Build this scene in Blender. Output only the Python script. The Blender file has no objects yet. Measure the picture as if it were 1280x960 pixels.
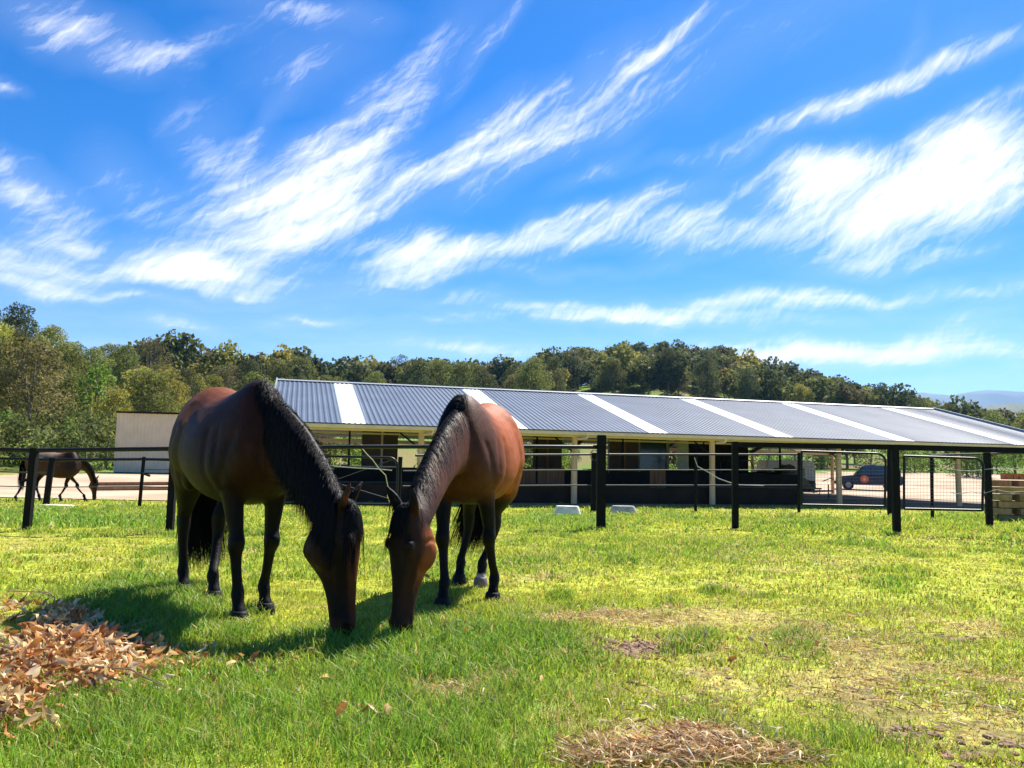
import bpy, bmesh, math, random
import numpy as np
from mathutils import Vector, Matrix
from mathutils.bvhtree import BVHTree
PI = math.pi
random.seed(7)
RNG = np.random.default_rng(11)
sc = bpy.context.scene
col = sc.collection

# ------------------------------------------------------------------ camera frame
CZ = 0.93
PITCH = math.atan(103 / 1000.0)
ROLL = math.radians(1.1)
F_ = Vector((0, math.cos(PITCH), math.sin(PITCH)))
U0 = Vector((0, -math.sin(PITCH), math.cos(PITCH)))
R0 = Vector((1, 0, 0))
RR = R0 * math.cos(ROLL) + U0 * math.sin(ROLL)
UU = U0 * math.cos(ROLL) - R0 * math.sin(ROLL)
CAM = Vector((0, 0, CZ))

def ray(px, py):
    return (F_ * 1000 + RR * (px - 640) - UU * (py - 480)).normalized()

def project(P):
    """P: (n,3) array -> photo pixel coordinates"""
    d = P - np.array(CAM)
    f = d @ np.array(F_); r = d @ np.array(RR); u = d @ np.array(UU)
    f = np.where(np.abs(f) < 1e-6, 1e-6, f)
    px = 640 + 1000 * r / f; py = 480 - 1000 * u / f
    bad = f < 0.2
    return np.where(bad, -9999, px), np.where(bad, -9999, py)

# ------------------------------------------------------------------ noise
def _hash(ix, iy, seed):
    n = (ix.astype(np.int64) * 374761393 + iy.astype(np.int64) * 668265263 + seed * 1442695041) & 0xFFFFFFFF
    n = ((n ^ (n >> 13)) * 1274126177) & 0xFFFFFFFF
    return ((n ^ (n >> 16)) & 0xFFFF) / 65535.0

def vnoise(x, y, seed=0):
    x = np.asarray(x, float); y = np.asarray(y, float)
    ix = np.floor(x); iy = np.floor(y); fx = x - ix; fy = y - iy
    fx = fx * fx * (3 - 2 * fx); fy = fy * fy * (3 - 2 * fy)
    a = _hash(ix, iy, seed); b = _hash(ix + 1, iy, seed); c = _hash(ix, iy + 1, seed); d = _hash(ix + 1, iy + 1, seed)
    return (a * (1 - fx) + b * fx) * (1 - fy) + (c * (1 - fx) + d * fx) * fy

def fbm(x, y, seed=0, oct=4):
    s = 0; a = 0.5; t = 0
    for i in range(oct):
        s = s + a * vnoise(x * 2 ** i, y * 2 ** i, seed + i * 17); t += a; a *= 0.5
    return s / t

def sstep(e0, e1, x):
    t = np.clip((x - e0) / (e1 - e0), 0, 1)
    return t * t * (3 - 2 * t)

# ------------------------------------------------------------------ terrain
TPX = np.array([-1500, -500, 0, 130, 240, 450, 600, 735, 830, 900, 1000, 1100, 1200, 1300, 1700, 3000], float)
TR  = np.array([150, 150, 150, 180, 240, 280, 330, 370, 390, 390, 390, 400, 420, 450, 450, 450], float)
TG  = np.array([8, 10, 12, 14, 15.5, 20, 26, 38, 43, 39, 30, 22, 14, 9, 4, 2], float)
TS  = np.array([55, 55, 56, 58, 60, 62, 66, 70, 74, 76, 78, 80, 80, 80, 80, 80], float)

def terrain(x, y):
    x = np.asarray(x, float); y = np.asarray(y, float)
    r = np.hypot(x, y)
    front = sstep(-0.35, 0.25, y / np.maximum(r, 1e-6))
    px = 640 + 1000 * x / np.maximum(y, 0.05 * r + 1e-6)
    px = np.clip(px, -1500, 3000)
    R = np.interp(px, TPX, TR); G = np.interp(px, TPX, TG); S = np.interp(px, TPX, TS)
    z = -0.42 * sstep(10, 27, y)
    left = sstep(-5, -13, x)
    z = z + 0.52 * sstep(31, 45, y) * left
    z = z + 1.15 * sstep(60, 80, y) * sstep(4, 12, x)
    t = np.clip((r - S) / (R - S), 0, 1)
    hill = G * (0.45 * t + 0.55 * t * t * (3 - 2 * t))
    hill = hill * (1 - 0.8 * sstep(R * 1.05, R * 2.2, r))
    z = z + hill * front
    z = z + (fbm(x / 45.0, y / 45.0, 5) - 0.5) * 5.0 * sstep(80, 200, r) * front
    near = sstep(34, 20, r)
    z = z + (fbm(x * 0.9, y * 0.9, 3) - 0.5) * 0.05 * near + (fbm(x * 5, y * 5, 9, 3) - 0.5) * 0.03 * near
    return z

def tz(x, y):
    return float(terrain(np.array([x]), np.array([y]))[0])

def ground_hit(px, py):
    d = ray(px, py); z = 0.0
    for _ in range(40):
        t = (z - CZ) / d.z
        p = CAM + d * t
        z = 0.5 * z + 0.5 * tz(p.x, p.y)
    p = CAM + d * ((z - CZ) / d.z)
    return Vector((p.x, p.y, tz(p.x, p.y)))

def at_depth(px, py, Y):
    d = ray(px, py)
    return CAM + d * (Y / d.y)

def height_at(P, py):
    """height above P of the point over P that shows at photo row py"""
    lo, hi = 0.0, 20.0
    for _ in range(40):
        m = (lo + hi) / 2
        _, v = project(np.array([[P.x, P.y, P.z + m]]))
        if v[0] > py: lo = m
        else: hi = m
    return lo

# ------------------------------------------------------------------ materials
def new_mat(name):
    m = bpy.data.materials.new(name); m.use_nodes = True
    nt = m.node_tree; b = nt.nodes['Principled BSDF']
    return m, nt, b

def N(nt, typ, **kw):
    n = nt.nodes.new(typ)
    for k, v in kw.items(): setattr(n, k, v)
    return n

def mat(name, c, rough=0.6, metal=0.0, var=0.25, scale=8.0, bump=0.15, bscale=60.0, spec=0.5, coat=0.0, stretch=None):
    m, nt, b = new_mat(name)
    tc = N(nt, 'ShaderNodeTexCoord'); mp = N(nt, 'ShaderNodeMapping')
    nt.links.new(tc.outputs['Object'], mp.inputs[0])
    if stretch: mp.inputs['Scale'].default_value = stretch
    n1 = N(nt, 'ShaderNodeTexNoise'); n1.inputs['Scale'].default_value = scale; n1.inputs['Detail'].default_value = 5
    nt.links.new(mp.outputs[0], n1.inputs['Vector'])
    cr = N(nt, 'ShaderNodeValToRGB')
    cr.color_ramp.elements[0].position = 0.3; cr.color_ramp.elements[1].position = 0.7
    cr.color_ramp.elements[0].color = (*[max(0, v * (1 - var)) for v in c], 1)
    cr.color_ramp.elements[1].color = (*[min(1, v * (1 + var)) for v in c], 1)
    nt.links.new(n1.outputs['Fac'], cr.inputs[0]); nt.links.new(cr.outputs[0], b.inputs['Base Color'])
    b.inputs['Roughness'].default_value = rough; b.inputs['Metallic'].default_value = metal
    b.inputs['Specular IOR Level'].default_value = spec
    b.inputs['Coat Weight'].default_value = coat
    if bump:
        n2 = N(nt, 'ShaderNodeTexNoise'); n2.inputs['Scale'].default_value = bscale; n2.inputs['Detail'].default_value = 3
        nt.links.new(mp.outputs[0], n2.inputs['Vector'])
        bp = N(nt, 'ShaderNodeBump'); bp.inputs['Strength'].default_value = bump; bp.inputs['Distance'].default_value = 0.01
        nt.links.new(n2.outputs['Fac'], bp.inputs['Height']); nt.links.new(bp.outputs[0], b.inputs['Normal'])
    return m

def attr_mat(name, attr='Col', rough=0.6, trans=0.0, spec=0.3, sheen=0.0, bump=None, objvar=0.0, noise=0.0, nscale=20, coat=0.0):
    """colour from a colour attribute, optionally varied by object, with translucency for leaves"""
    m, nt, b = new_mat(name)
    at = N(nt, 'ShaderNodeAttribute', attribute_name=attr)
    last = at.outputs['Color']
    if objvar:
        oi = N(nt, 'ShaderNodeObjectInfo'); hs = N(nt, 'ShaderNodeHueSaturation')
        mr = N(nt, 'ShaderNodeMapRange'); mr.inputs['To Min'].default_value = 0.5 - 0.012 * objvar; mr.inputs['To Max'].default_value = 0.5 + 0.025 * objvar
        nt.links.new(oi.outputs['Random'], mr.inputs[0]); nt.links.new(mr.outputs[0], hs.inputs['Hue'])
        mu = N(nt, 'ShaderNodeMath', operation='MULTIPLY'); mu.inputs[1].default_value = 7.31
        fr = N(nt, 'ShaderNodeMath', operation='FRACT'); mr2 = N(nt, 'ShaderNodeMapRange')
        mr2.inputs['To Min'].default_value = 0.65; mr2.inputs['To Max'].default_value = 1.35
        nt.links.new(oi.outputs['Random'], mu.inputs[0]); nt.links.new(mu.outputs[0], fr.inputs[0]); nt.links.new(fr.outputs[0], mr2.inputs[0])
        nt.links.new(mr2.outputs[0], hs.inputs['Value']); nt.links.new(last, hs.inputs['Color']); last = hs.outputs[0]
    if noise:
        tc = N(nt, 'ShaderNodeTexCoord'); nz = N(nt, 'ShaderNodeTexNoise'); nz.inputs['Scale'].default_value = nscale; nz.inputs['Detail'].default_value = 6
        nt.links.new(tc.outputs['Object'], nz.inputs['Vector'])
        mr3 = N(nt, 'ShaderNodeMapRange'); mr3.inputs['From Min'].default_value = 0.3; mr3.inputs['From Max'].default_value = 0.7
        mr3.inputs['To Min'].default_value = 1 - noise; mr3.inputs['To Max'].default_value = 1 + noise
        hs2 = N(nt, 'ShaderNodeHueSaturation'); nt.links.new(nz.outputs['Fac'], mr3.inputs[0]); nt.links.new(mr3.outputs[0], hs2.inputs['Value'])
        nt.links.new(last, hs2.inputs['Color']); last = hs2.outputs[0]
    nt.links.new(last, b.inputs['Base Color'])
    b.inputs['Roughness'].default_value = rough; b.inputs['Specular IOR Level'].default_value = spec
    b.inputs['Coat Weight'].default_value = coat
    if sheen: b.inputs['Sheen Weight'].default_value = sheen; b.inputs['Sheen Roughness'].default_value = 0.4
    if bump:
        sc_, st, stretch = bump
        tc = N(nt, 'ShaderNodeTexCoord'); mp = N(nt, 'ShaderNodeMapping'); mp.inputs['Scale'].default_value = stretch
        n2 = N(nt, 'ShaderNodeTexNoise'); n2.inputs['Scale'].default_value = sc_; n2.inputs['Detail'].default_value = 4
        bp = N(nt, 'ShaderNodeBump'); bp.inputs['Strength'].default_value = st; bp.inputs['Distance'].default_value = 0.01
        nt.links.new(tc.outputs['Object'], mp.inputs[0]); nt.links.new(mp.outputs[0], n2.inputs['Vector'])
        nt.links.new(n2.outputs['Fac'], bp.inputs['Height']); nt.links.new(bp.outputs[0], b.inputs['Normal'])
    if trans:
        tr = N(nt, 'ShaderNodeBsdfTranslucent'); mx = N(nt, 'ShaderNodeMixShader'); mx.inputs[0].default_value = trans
        out = nt.nodes['Material Output']
        nt.links.new(last, tr.inputs['Color']); nt.links.new(b.outputs[0], mx.inputs[1]); nt.links.new(tr.outputs[0], mx.inputs[2])
        nt.links.new(mx.outputs[0], out.inputs['Surface'])
    return m

# ------------------------------------------------------------------ object helpers
def tag(o, label=None, cat=None, group=None, kind=None):
    if label: o['label'] = label
    if cat: o['category'] = cat
    if group: o['group'] = group
    if kind: o['kind'] = kind
    return o

def empty(name, loc=(0, 0, 0), rz=0.0, label=None, cat=None, group=None):
    o = bpy.data.objects.new(name, None); col.objects.link(o)
    o.location = loc; o.rotation_euler = (0, 0, rz); o.empty_display_size = 0.2
    return tag(o, label, cat, group)

def link_mesh(name, me, m, parent=None, smooth=False):
    o = bpy.data.objects.new(name, me); col.objects.link(o)
    if m is not None and not me.materials: me.materials.append(m)
    if parent is not None: o.parent = parent
    if smooth: me.shade_smooth()
    return o

def np_mesh(name, V, faces_flat, sizes, colors=None):
    """V (n,3); faces_flat int array; sizes int array of loop totals"""
    me = bpy.data.meshes.new(name)
    me.vertices.add(len(V)); me.vertices.foreach_set('co', np.asarray(V, np.float32).ravel())
    me.loops.add(len(faces_flat)); me.loops.foreach_set('vertex_index', np.asarray(faces_flat, np.int32))
    starts = np.concatenate([[0], np.cumsum(sizes)[:-1]]).astype(np.int32)
    me.polygons.add(len(sizes)); me.polygons.foreach_set('loop_start', starts)
    me.update(calc_edges=True)
    if colors is not None:
        ca = me.color_attributes.new('Col', 'FLOAT_COLOR', 'POINT')
        c4 = np.ones((len(V), 4), np.float32); c4[:, :3] = colors
        ca.data.foreach_set('color', c4.ravel())
    return me

class MB:
    """collects shapes in world (or local) coordinates and links them as ONE mesh"""
    def __init__(s): s.v = []; s.f = []
    def add(s, vs, fs):
        b = len(s.v); s.v += [Vector(v) for v in vs]; s.f += [[i + b for i in f] for f in fs]; return s
    def box(s, c, d, ax=None, bev=0.0):
        """c centre, d full size, ax = (X,Y,Z) axes"""
        X, Y, Z = ax if ax else (Vector((1, 0, 0)), Vector((0, 1, 0)), Vector((0, 0, 1)))
        c = Vector(c); h = [q / 2 for q in d]
        if bev <= 0:
            vs = [c + X * (sx * h[0]) + Y * (sy * h[1]) + Z * (sz * h[2]) for sz in (-1, 1) for sy in (-1, 1) for sx in (-1, 1)]
            return s.add(vs, [(0, 2, 3, 1), (4, 5, 7, 6), (0, 1, 5, 4), (2, 6, 7, 3), (0, 4, 6, 2), (1, 3, 7, 5)])
        bm = bmesh.new(); bmesh.ops.create_cube(bm, size=1)
        bmesh.ops.scale(bm, vec=d, verts=bm.verts)
        bmesh.ops.bevel(bm, geom=bm.edges[:], offset=bev, segments=2, affect='EDGES')
        vs = [c + X * v.co.x + Y * v.co.y + Z * v.co.z for v in bm.verts]
        bm.verts.index_update(); fs = [[v.index for v in f.verts] for f in bm.faces]
        bm.free(); return s.add(vs, fs)
    def tube(s, pts, r, n=8, cap=True):
        pts = [Vector(p) for p in pts]; m = len(pts)
        rs = r if isinstance(r, (list, tuple)) else [r] * m
        rings = []; prevn = None
        for i, p in enumerate(pts):
            t = (pts[min(i + 1, m - 1)] - pts[max(i - 1, 0)]).normalized()
            ref = prevn if prevn is not None else (Vector((0, 0, 1)) if abs(t.z) < 0.9 else Vector((1, 0, 0)))
            a = (ref - t * ref.dot(t)).normalized(); prevn = a; b = t.cross(a)
            rings.append([p + (a * math.cos(2 * PI * k / n) + b * math.sin(2 * PI * k / n)) * rs[i] for k in range(n)])
        return s.loft(rings, cap)
    def loft(s, rings, cap=True):
        n = len(rings[0]); vs = [p for r in rings for p in r]; fs = []
        for i in range(len(rings) - 1):
            for k in range(n):
                fs.append((i * n + k, i * n + (k + 1) % n, (i + 1) * n + (k + 1) % n, (i + 1) * n + k))
        if cap:
            fs.append(tuple(range(n - 1, -1, -1))); b = (len(rings) - 1) * n; fs.append(tuple(range(b, b + n)))
        return s.add(vs, fs)
    def prism(s, poly, c, ax, depth):
        """2D polygon extruded: poly in (X,Z) plane, depth along Y, centred"""
        X, Y, Z = ax; c = Vector(c); n = len(poly)
        a = [c + X * p[0] + Z * p[1] - Y * depth / 2 for p in poly]; b = [v + Y * depth for v in a]
        return s.add(a + b, [tuple(range(n)), tuple(range(2 * n - 1, n - 1, -1))] + [(i, i + n, (i + 1) % n + n, (i + 1) % n) for i in range(n)])
    def mesh(s, name):
        me = bpy.data.meshes.new(name); me.from_pydata([tuple(v) for v in s.v], [], s.f)
        bm = bmesh.new(); bm.from_mesh(me); bmesh.ops.recalc_face_normals(bm, faces=bm.faces); bm.to_mesh(me); bm.free()
        return me
    def build(s, name, m, parent=None, smooth=False, origin=None):
        me = s.mesh(name)
        o = link_mesh(name, me, m, parent, False)
        if smooth:
            me.shade_smooth()
            try: me.set_sharp_from_angle(angle=math.radians(38))
            except Exception: pass
        return o

# ------------------------------------------------------------------ palette
M_black = mat('black_timber', (0.006, 0.006, 0.007), 0.75, spec=0.15, var=0.35, scale=14, bump=0.4, bscale=40)
M_pipe = mat('black_pipe', (0.008, 0.008, 0.009), 0.5, spec=0.25, var=0.3, scale=9, bump=0.1)
M_steel = mat('dull_steel_pipe', (0.045, 0.045, 0.048), 0.6, spec=0.25, var=0.25, scale=20, bump=0.1)
M_wire = mat('wire', (0.07, 0.07, 0.07), 0.6, spec=0.2, var=0.1, bump=0)
M_tape = mat('fence_tape', (0.40, 0.38, 0.38), 0.7, var=0.2, scale=30, bump=0.3)
M_roof = mat('roof_steel', (0.100, 0.130, 0.180), 0.55, spec=0.15, var=0.12, scale=0.8, bump=0.05, bscale=6)
M_sky = mat('skylight_sheet', (0.78, 0.80, 0.80), 0.5, var=0.06, scale=2, bump=0.05)
M_cream = mat('cream_steel', (0.86, 0.61, 0.42), 0.5, var=0.08, scale=3, bump=0.1)
M_ridge = mat('ridge_cap', (0.30, 0.32, 0.34), 0.45, var=0.1, scale=2, bump=0)
M_post = mat('round_timber_post', (0.82, 0.48, 0.26), 0.75, var=0.25, scale=6, bump=0.4, bscale=30, stretch=(1, 1, 0.15))
M_kick = mat('dark_panel', (0.038, 0.023, 0.016), 0.85, spec=0.1, var=0.3, scale=1.5, bump=0.2)
M_stall = mat('stall_board', (0.30, 0.13, 0.06), 0.7, var=0.35, scale=4, bump=0.4, bscale=25, stretch=(3, 3, 0.3))
M_dark = mat('dark_steel', (0.012, 0.011, 0.011), 0.7, spec=0.15, var=0.3, scale=5)
M_brownwall = mat('brown_steel_wall', (0.11, 0.062, 0.042), 0.6, var=0.25, scale=2)
M_white = mat('white_paint', (0.72, 0.72, 0.70), 0.55, var=0.08, scale=4)
M_offwhite = mat('cream_cladding', (0.78, 0.63, 0.42), 0.55, var=0.07, scale=1.2, bump=0.1, bscale=8)
M_glass = mat('dark_glass', (0.03, 0.06, 0.07), 0.08, var=0.1, bump=0, spec=0.8)
M_tarp = mat('canvas_tarp', (0.16, 0.14, 0.125), 0.85, var=0.3, scale=3, bump=0.6, bscale=9)
M_rubber = mat('rubber', (0.02, 0.02, 0.02), 0.85, var=0.3)
M_blue = mat('dark_blue_paint', (0.011, 0.018, 0.042), 0.3, var=0.1, scale=2, bump=0, coat=0.6)
M_orange = mat('red_orange_paint', (0.62, 0.12, 0.04), 0.45, var=0.1)
M_yellow = mat('pale_emblem', (0.75, 0.42, 0.25), 0.45, var=0.1)
M_conc = mat('pale_concrete', (0.76, 0.68, 0.60), 0.85, var=0.25, scale=7, bump=0.5, bscale=30)
M_grey = mat('grey_concrete', (0.46, 0.41, 0.36), 0.85, var=0.25, scale=7, bump=0.5, bscale=30)
M_plank = mat('pale_plank', (0.38, 0.22, 0.095), 0.75, var=0.3, scale=5, bump=0.4, bscale=20)
M_plank2 = mat('weathered_plank', (0.30, 0.19, 0.08), 0.75, var=0.3, scale=5, bump=0.4, bscale=20)
M_brick = mat('orange_clay', (0.48, 0.16, 0.06), 0.8, var=0.3, scale=8, bump=0.5)
M_lens = mat('lamp_glass', (0.75, 0.75, 0.72), 0.15, var=0.05, bump=0)
M_bark = mat('gum_bark', (0.20, 0.155, 0.11), 0.85, var=0.45, scale=1.6, bump=0.6, bscale=12, stretch=(1, 1, 0.3))

# ------------------------------------------------------------------ ground cover masks (photo rows/columns turned into patches on the ground)
def patch(px, py, plist, x, y):
    s = np.zeros_like(px)
    jx = (fbm(x * 2.2, y * 2.2, 41) - 0.5) * 90; jy = (fbm(x * 2.2, y * 2.2, 43) - 0.5) * 34
    for (cx, cy, rx, ry, w) in plist:
        s = s + w * np.exp(-(((px + jx - cx) / rx) ** 2 + ((py + jy - cy) / ry) ** 2))
    return s
LUSH = [(200, 765, 90, 34, 1.2), (100, 652, 160, 12, 1.1), (330, 870, 330, 55, .8), (600, 850, 150, 60, 1.0), (560, 940, 260, 40, .8), (60, 940, 200, 50, .7),
        (120, 740, 120, 20, .5), (700, 655, 60, 14, .8), (880, 690, 160, 18, .45), (1010, 655, 60, 8, .5), (1200, 650, 90, 10, .5), (860, 808, 40, 10, .9),
        (1010, 800, 40, 18, .6), (1010, 930, 90, 20, .6), (470, 800, 200, 22, .5), (820, 640, 60, 6, .6), (450, 700, 300, 20, .35), (740, 760, 60, 10, .4), (650, 800, 70, 30, .7)]
DRY = [(760, 775, 130, 10, .8), (1000, 720, 300, 34, .3), (1100, 830, 250, 80, .35), (720, 870, 90, 40, .4), (1040, 790, 150, 26, .9), (900, 850, 130, 36, 1.0), (850, 930, 130, 34, 1.2), (1130, 870, 190, 50, .85), (540, 865, 50, 14, .9),
       (1080, 690, 200, 20, .3), (60, 690, 160, 12, .35), (300, 690, 250, 14, .3), (1200, 790, 60, 12, .6), (820, 812, 50, 16, .7), (60, 850, 150, 60, .3), (900, 770, 200, 14, .5),
       (1100, 638, 400, 4, .7), (130, 634, 120, 4, .6), (1260, 920, 90, 40, .6), (720, 725, 160, 12, .25)]
DIRT = [(792, 812, 38, 11, 1.5), (600, 782, 40, 6, .8), (1240, 948, 60, 12, .9), (1130, 918, 40, 7, .8), (1200, 797, 30, 6, .8), (640, 778, 120, 6, .5), (975, 762, 30, 4, .5), (900, 640, 30, 3, .5)]

def masks(x, y, z):
    px, py = project(np.stack([x, y, z], 1))
    v = (py > 600) & (px > -600) & (px < 1900)
    L = patch(px, py, LUSH, x, y) * v; D = patch(px, py, DRY, x, y) * v; E = patch(px, py, DIRT, x, y) * v
    n1 = fbm(x * 1.1, y * 1.1, 21, 5); n2 = fbm(x * 0.35, y * 0.35, 23, 4); n3 = fbm(x * 4.5, y * 4.5, 29, 4)
    L = np.clip(L * (0.45 + 1.1 * n1) + 0.9 * (n2 - 0.52) + 0.7 * (n3 - 0.5) + 0.12, 0, 1)
    D = np.clip(D * (0.3 + 1.5 * n3) * 0.9 + 1.6 * (n1 - 0.60) * (1 - L) + 0.9 * (n3 - 0.62), 0, 1)
    L = np.clip(L + np.clip((fbm(x * 2.6, y * 2.6, 121, 2) - 0.66) * 4.5, 0, .8) * (1 - np.clip(D, 0, 1)), 0, 1)
    D = np.clip(D * (0.35 + 1.3 * sstep(.38, .62, fbm(x * 2.1, y * 3.0, 131, 4))), 0, 1)
    hoof = sstep(.73, .80, fbm(x * 3.4, y * 3.4, 141, 2))
    E = np.clip(E * (0.4 + 1.3 * n3) - 0.25 + hoof * .55, 0, 1)
    return L, D, E

C_LUSH = np.array([0.205, 0.350, 0.034]); C_SHORT = np.array([0.44, 0.46, 0.052]); C_DRY = np.array([0.56, 0.40, 0.16]); C_DIRT = np.array([0.16, 0.10, 0.06])
def mixc(a, b, t): return a * (1 - t[:, None]) + b * t[:, None]

def ground_colour(x, y, z):
    L, D, E = masks(x, y, z)
    r = np.hypot(x, y)
    c = mixc(np.tile(C_SHORT * 0.8, (len(x), 1)), C_LUSH * 0.9, L)
    c = mixc(c, C_DRY * 0.7, D * 0.5)
    c = mixc(c, C_DIRT, np.clip(E * 1.6, 0, 1))
    n = fbm(x * 9, y * 9, 51, 3)
    c = c * (0.7 + 0.6 * n)[:, None]
    # pasture far away: mown green and bleached straw between the trees
    far = sstep(34, 60, r)
    fc = mixc(np.tile(np.array([0.13, 0.21, 0.03]), (len(x), 1)), np.array([0.20, 0.17, 0.06]), sstep(0.45, 0.65, fbm(x / 18, y / 18, 77)))
    return mixc(c, fc, far)

# ------------------------------------------------------------------ ground sheet
def build_ground():
    az = np.concatenate([np.linspace(-180, -62, 40)[:-1], np.linspace(-62, 62, 400), np.linspace(62, 180, 40)[1:-1]])
    az = np.radians(az)
    rr = np.concatenate([[0.3, 0.8, 1.4], np.linspace(1.8, 9, 170), np.geomspace(9.05, 34, 130), np.geomspace(34.6, 480, 120), np.geomspace(520, 14000, 26)])
    A, Rg = np.meshgrid(az, rr)
    x = (Rg * np.sin(A)).ravel(); y = (Rg * np.cos(A)).ravel(); z = terrain(x, y)
    V = np.stack([x, y, z], 1)
    V = np.vstack([V, [[0, 0, tz(0, 0)]]])
    na, nr = len(az), len(rr)
    i, j = np.meshgrid(np.arange(nr - 1), np.arange(na), indexing='ij')
    a = (i * na + j).ravel(); b = (i * na + (j + 1) % na).ravel(); c = ((i + 1) * na + (j + 1) % na).ravel(); d = ((i + 1) * na + j).ravel()
    quads = np.stack([a, b, c, d], 1)[:, ::-1]
    tris = np.stack([np.full(na, nr * na), np.arange(na), (np.arange(na) + 1) % na], 1)[:, ::-1]
    flat = np.concatenate([quads.ravel(), tris.ravel()]); sizes = np.concatenate([np.full(len(quads), 4), np.full(len(tris), 3)])
    colr = ground_colour(V[:, 0], V[:, 1], V[:, 2])
    me = np_mesh('ground', V, flat, sizes, colr)
    m = attr_mat('pasture_ground', rough=0.95, spec=0.1, noise=0.5, nscale=16, bump=(34, 1.0, (1, 1, 1)))
    o = link_mesh('ground', me, m, None, True); tag(o, kind='structure')
build_ground()

# ------------------------------------------------------------------ gravel and barn floor sheets
D_ = Vector((0.966, 0.2588, 0)).normalized(); Q_ = Vector((-0.2588, 0.966, 0)).normalized()
P0 = Vector((-7.15, 26.5, 0))
def BP(s, t, z=0.0): p = P0 + D_ * s + Q_ * t; return Vector((p.x, p.y, z))
FLOOR_Z = -0.36
M_gravel, nt, b = new_mat('gravel')
tc = N(nt, 'ShaderNodeTexCoord'); n1 = N(nt, 'ShaderNodeTexNoise'); n1.inputs['Scale'].default_value = 0.35; n1.inputs['Detail'].default_value = 8
n2 = N(nt, 'ShaderNodeTexVoronoi'); n2.inputs['Scale'].default_value = 26
cr = N(nt, 'ShaderNodeValToRGB'); cr.color_ramp.elements[0].position = 0.35; cr.color_ramp.elements[1].position = 0.68
cr.color_ramp.elements[0].color = (0.40, 0.27, 0.165, 1); cr.color_ramp.elements[1].color = (0.58, 0.43, 0.29, 1)
nt.links.new(tc.outputs['Object'], n1.inputs['Vector']); nt.links.new(tc.outputs['Object'], n2.inputs['Vector'])
nt.links.new(n1.outputs['Fac'], cr.inputs[0]); nt.links.new(cr.outputs[0], b.inputs['Base Color']); b.inputs['Roughness'].default_value = 0.95
bp = N(nt, 'ShaderNodeBump'); bp.inputs['Strength'].default_value = 0.5; bp.inputs['Distance'].default_value = 0.03
nt.links.new(n2.outputs['Distance'], bp.inputs['Height']); nt.links.new(bp.outputs[0], b.inputs['Normal'])
M_floor = mat('barn_floor_dirt', (0.20, 0.145, 0.10), 0.95, var=0.25, scale=1.0, bump=0.6, bscale=20)

def sheet(name, inside, x0, x1, y0, y1, step, m, dz=0.02, flat_z=None):
    nx = int((x1 - x0) / step) + 1; ny = int((y1 - y0) / step) + 1
    X, Y = np.meshgrid(np.linspace(x0, x1, nx), np.linspace(y0, y1, ny))
    x, y = X.ravel(), Y.ravel()
    z = terrain(x, y) + dz if flat_z is None else np.full(len(x), flat_z)
    cx = (X[:-1, :-1] + X[1:, 1:]) / 2; cy = (Y[:-1, :-1] + Y[1:, 1:]) / 2
    keep = inside(cx.ravel(), cy.ravel())
    i, j = np.meshgrid(np.arange(ny - 1), np.arange(nx - 1), indexing='ij'); a = (i * nx + j).ravel()[keep]
    q = np.stack([a, a + 1, a + nx + 1, a + nx], 1)
    me = np_mesh(name, np.stack([x, y, z], 1), q.ravel(), np.full(len(q), 4))
    o = link_mesh(name, me, m, None, True); tag(o, kind='structure'); return o
def st_of(x, y):
    dx = x - P0.x; dy = y - P0.y
    return dx * D_.x + dy * D_.y, dx * Q_.x + dy * Q_.y
def in_yard(x, y):
    s, t = st_of(x, y); w = (vnoise(x * 0.7, y * 0.7, 61) - 0.5) * 1.6
    return (((s > 17.5) & (t > 15.9) & (t < 40 + w)) | ((s > 32.9) & (t > -0.3 + w * .3) & (t < 40 + w))) & (y < 86 + w)
sheet('gravel_yard', in_yard, 2, 75, 34, 92, 0.3, M_gravel, 0.03)
def in_track(x, y):
    w = (fbm(x * 1.3, y * 1.3, 63) - 0.5) * 1.2
    return (y > 26.4 + w * .6) & (y < 47 + w) & (x < -7.9 - 0.2679 * 0 + (y - 26) * -0.0) & (y < 44.5 + w + (x + 22) * 1.1 + 0) & (x > -60)
sheet('gravel_track', in_track, -40, -7.5, 25.5, 48, 0.25, M_gravel, 0.03)
fl = MB(); fl.box(BP(16, 7.9, FLOOR_Z - 0.12), (33.4, 15.9, 0.24), (D_, Q_, Vector((0, 0, 1))))
tag(fl.build('barn_floor', M_floor), kind='structure')

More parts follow.
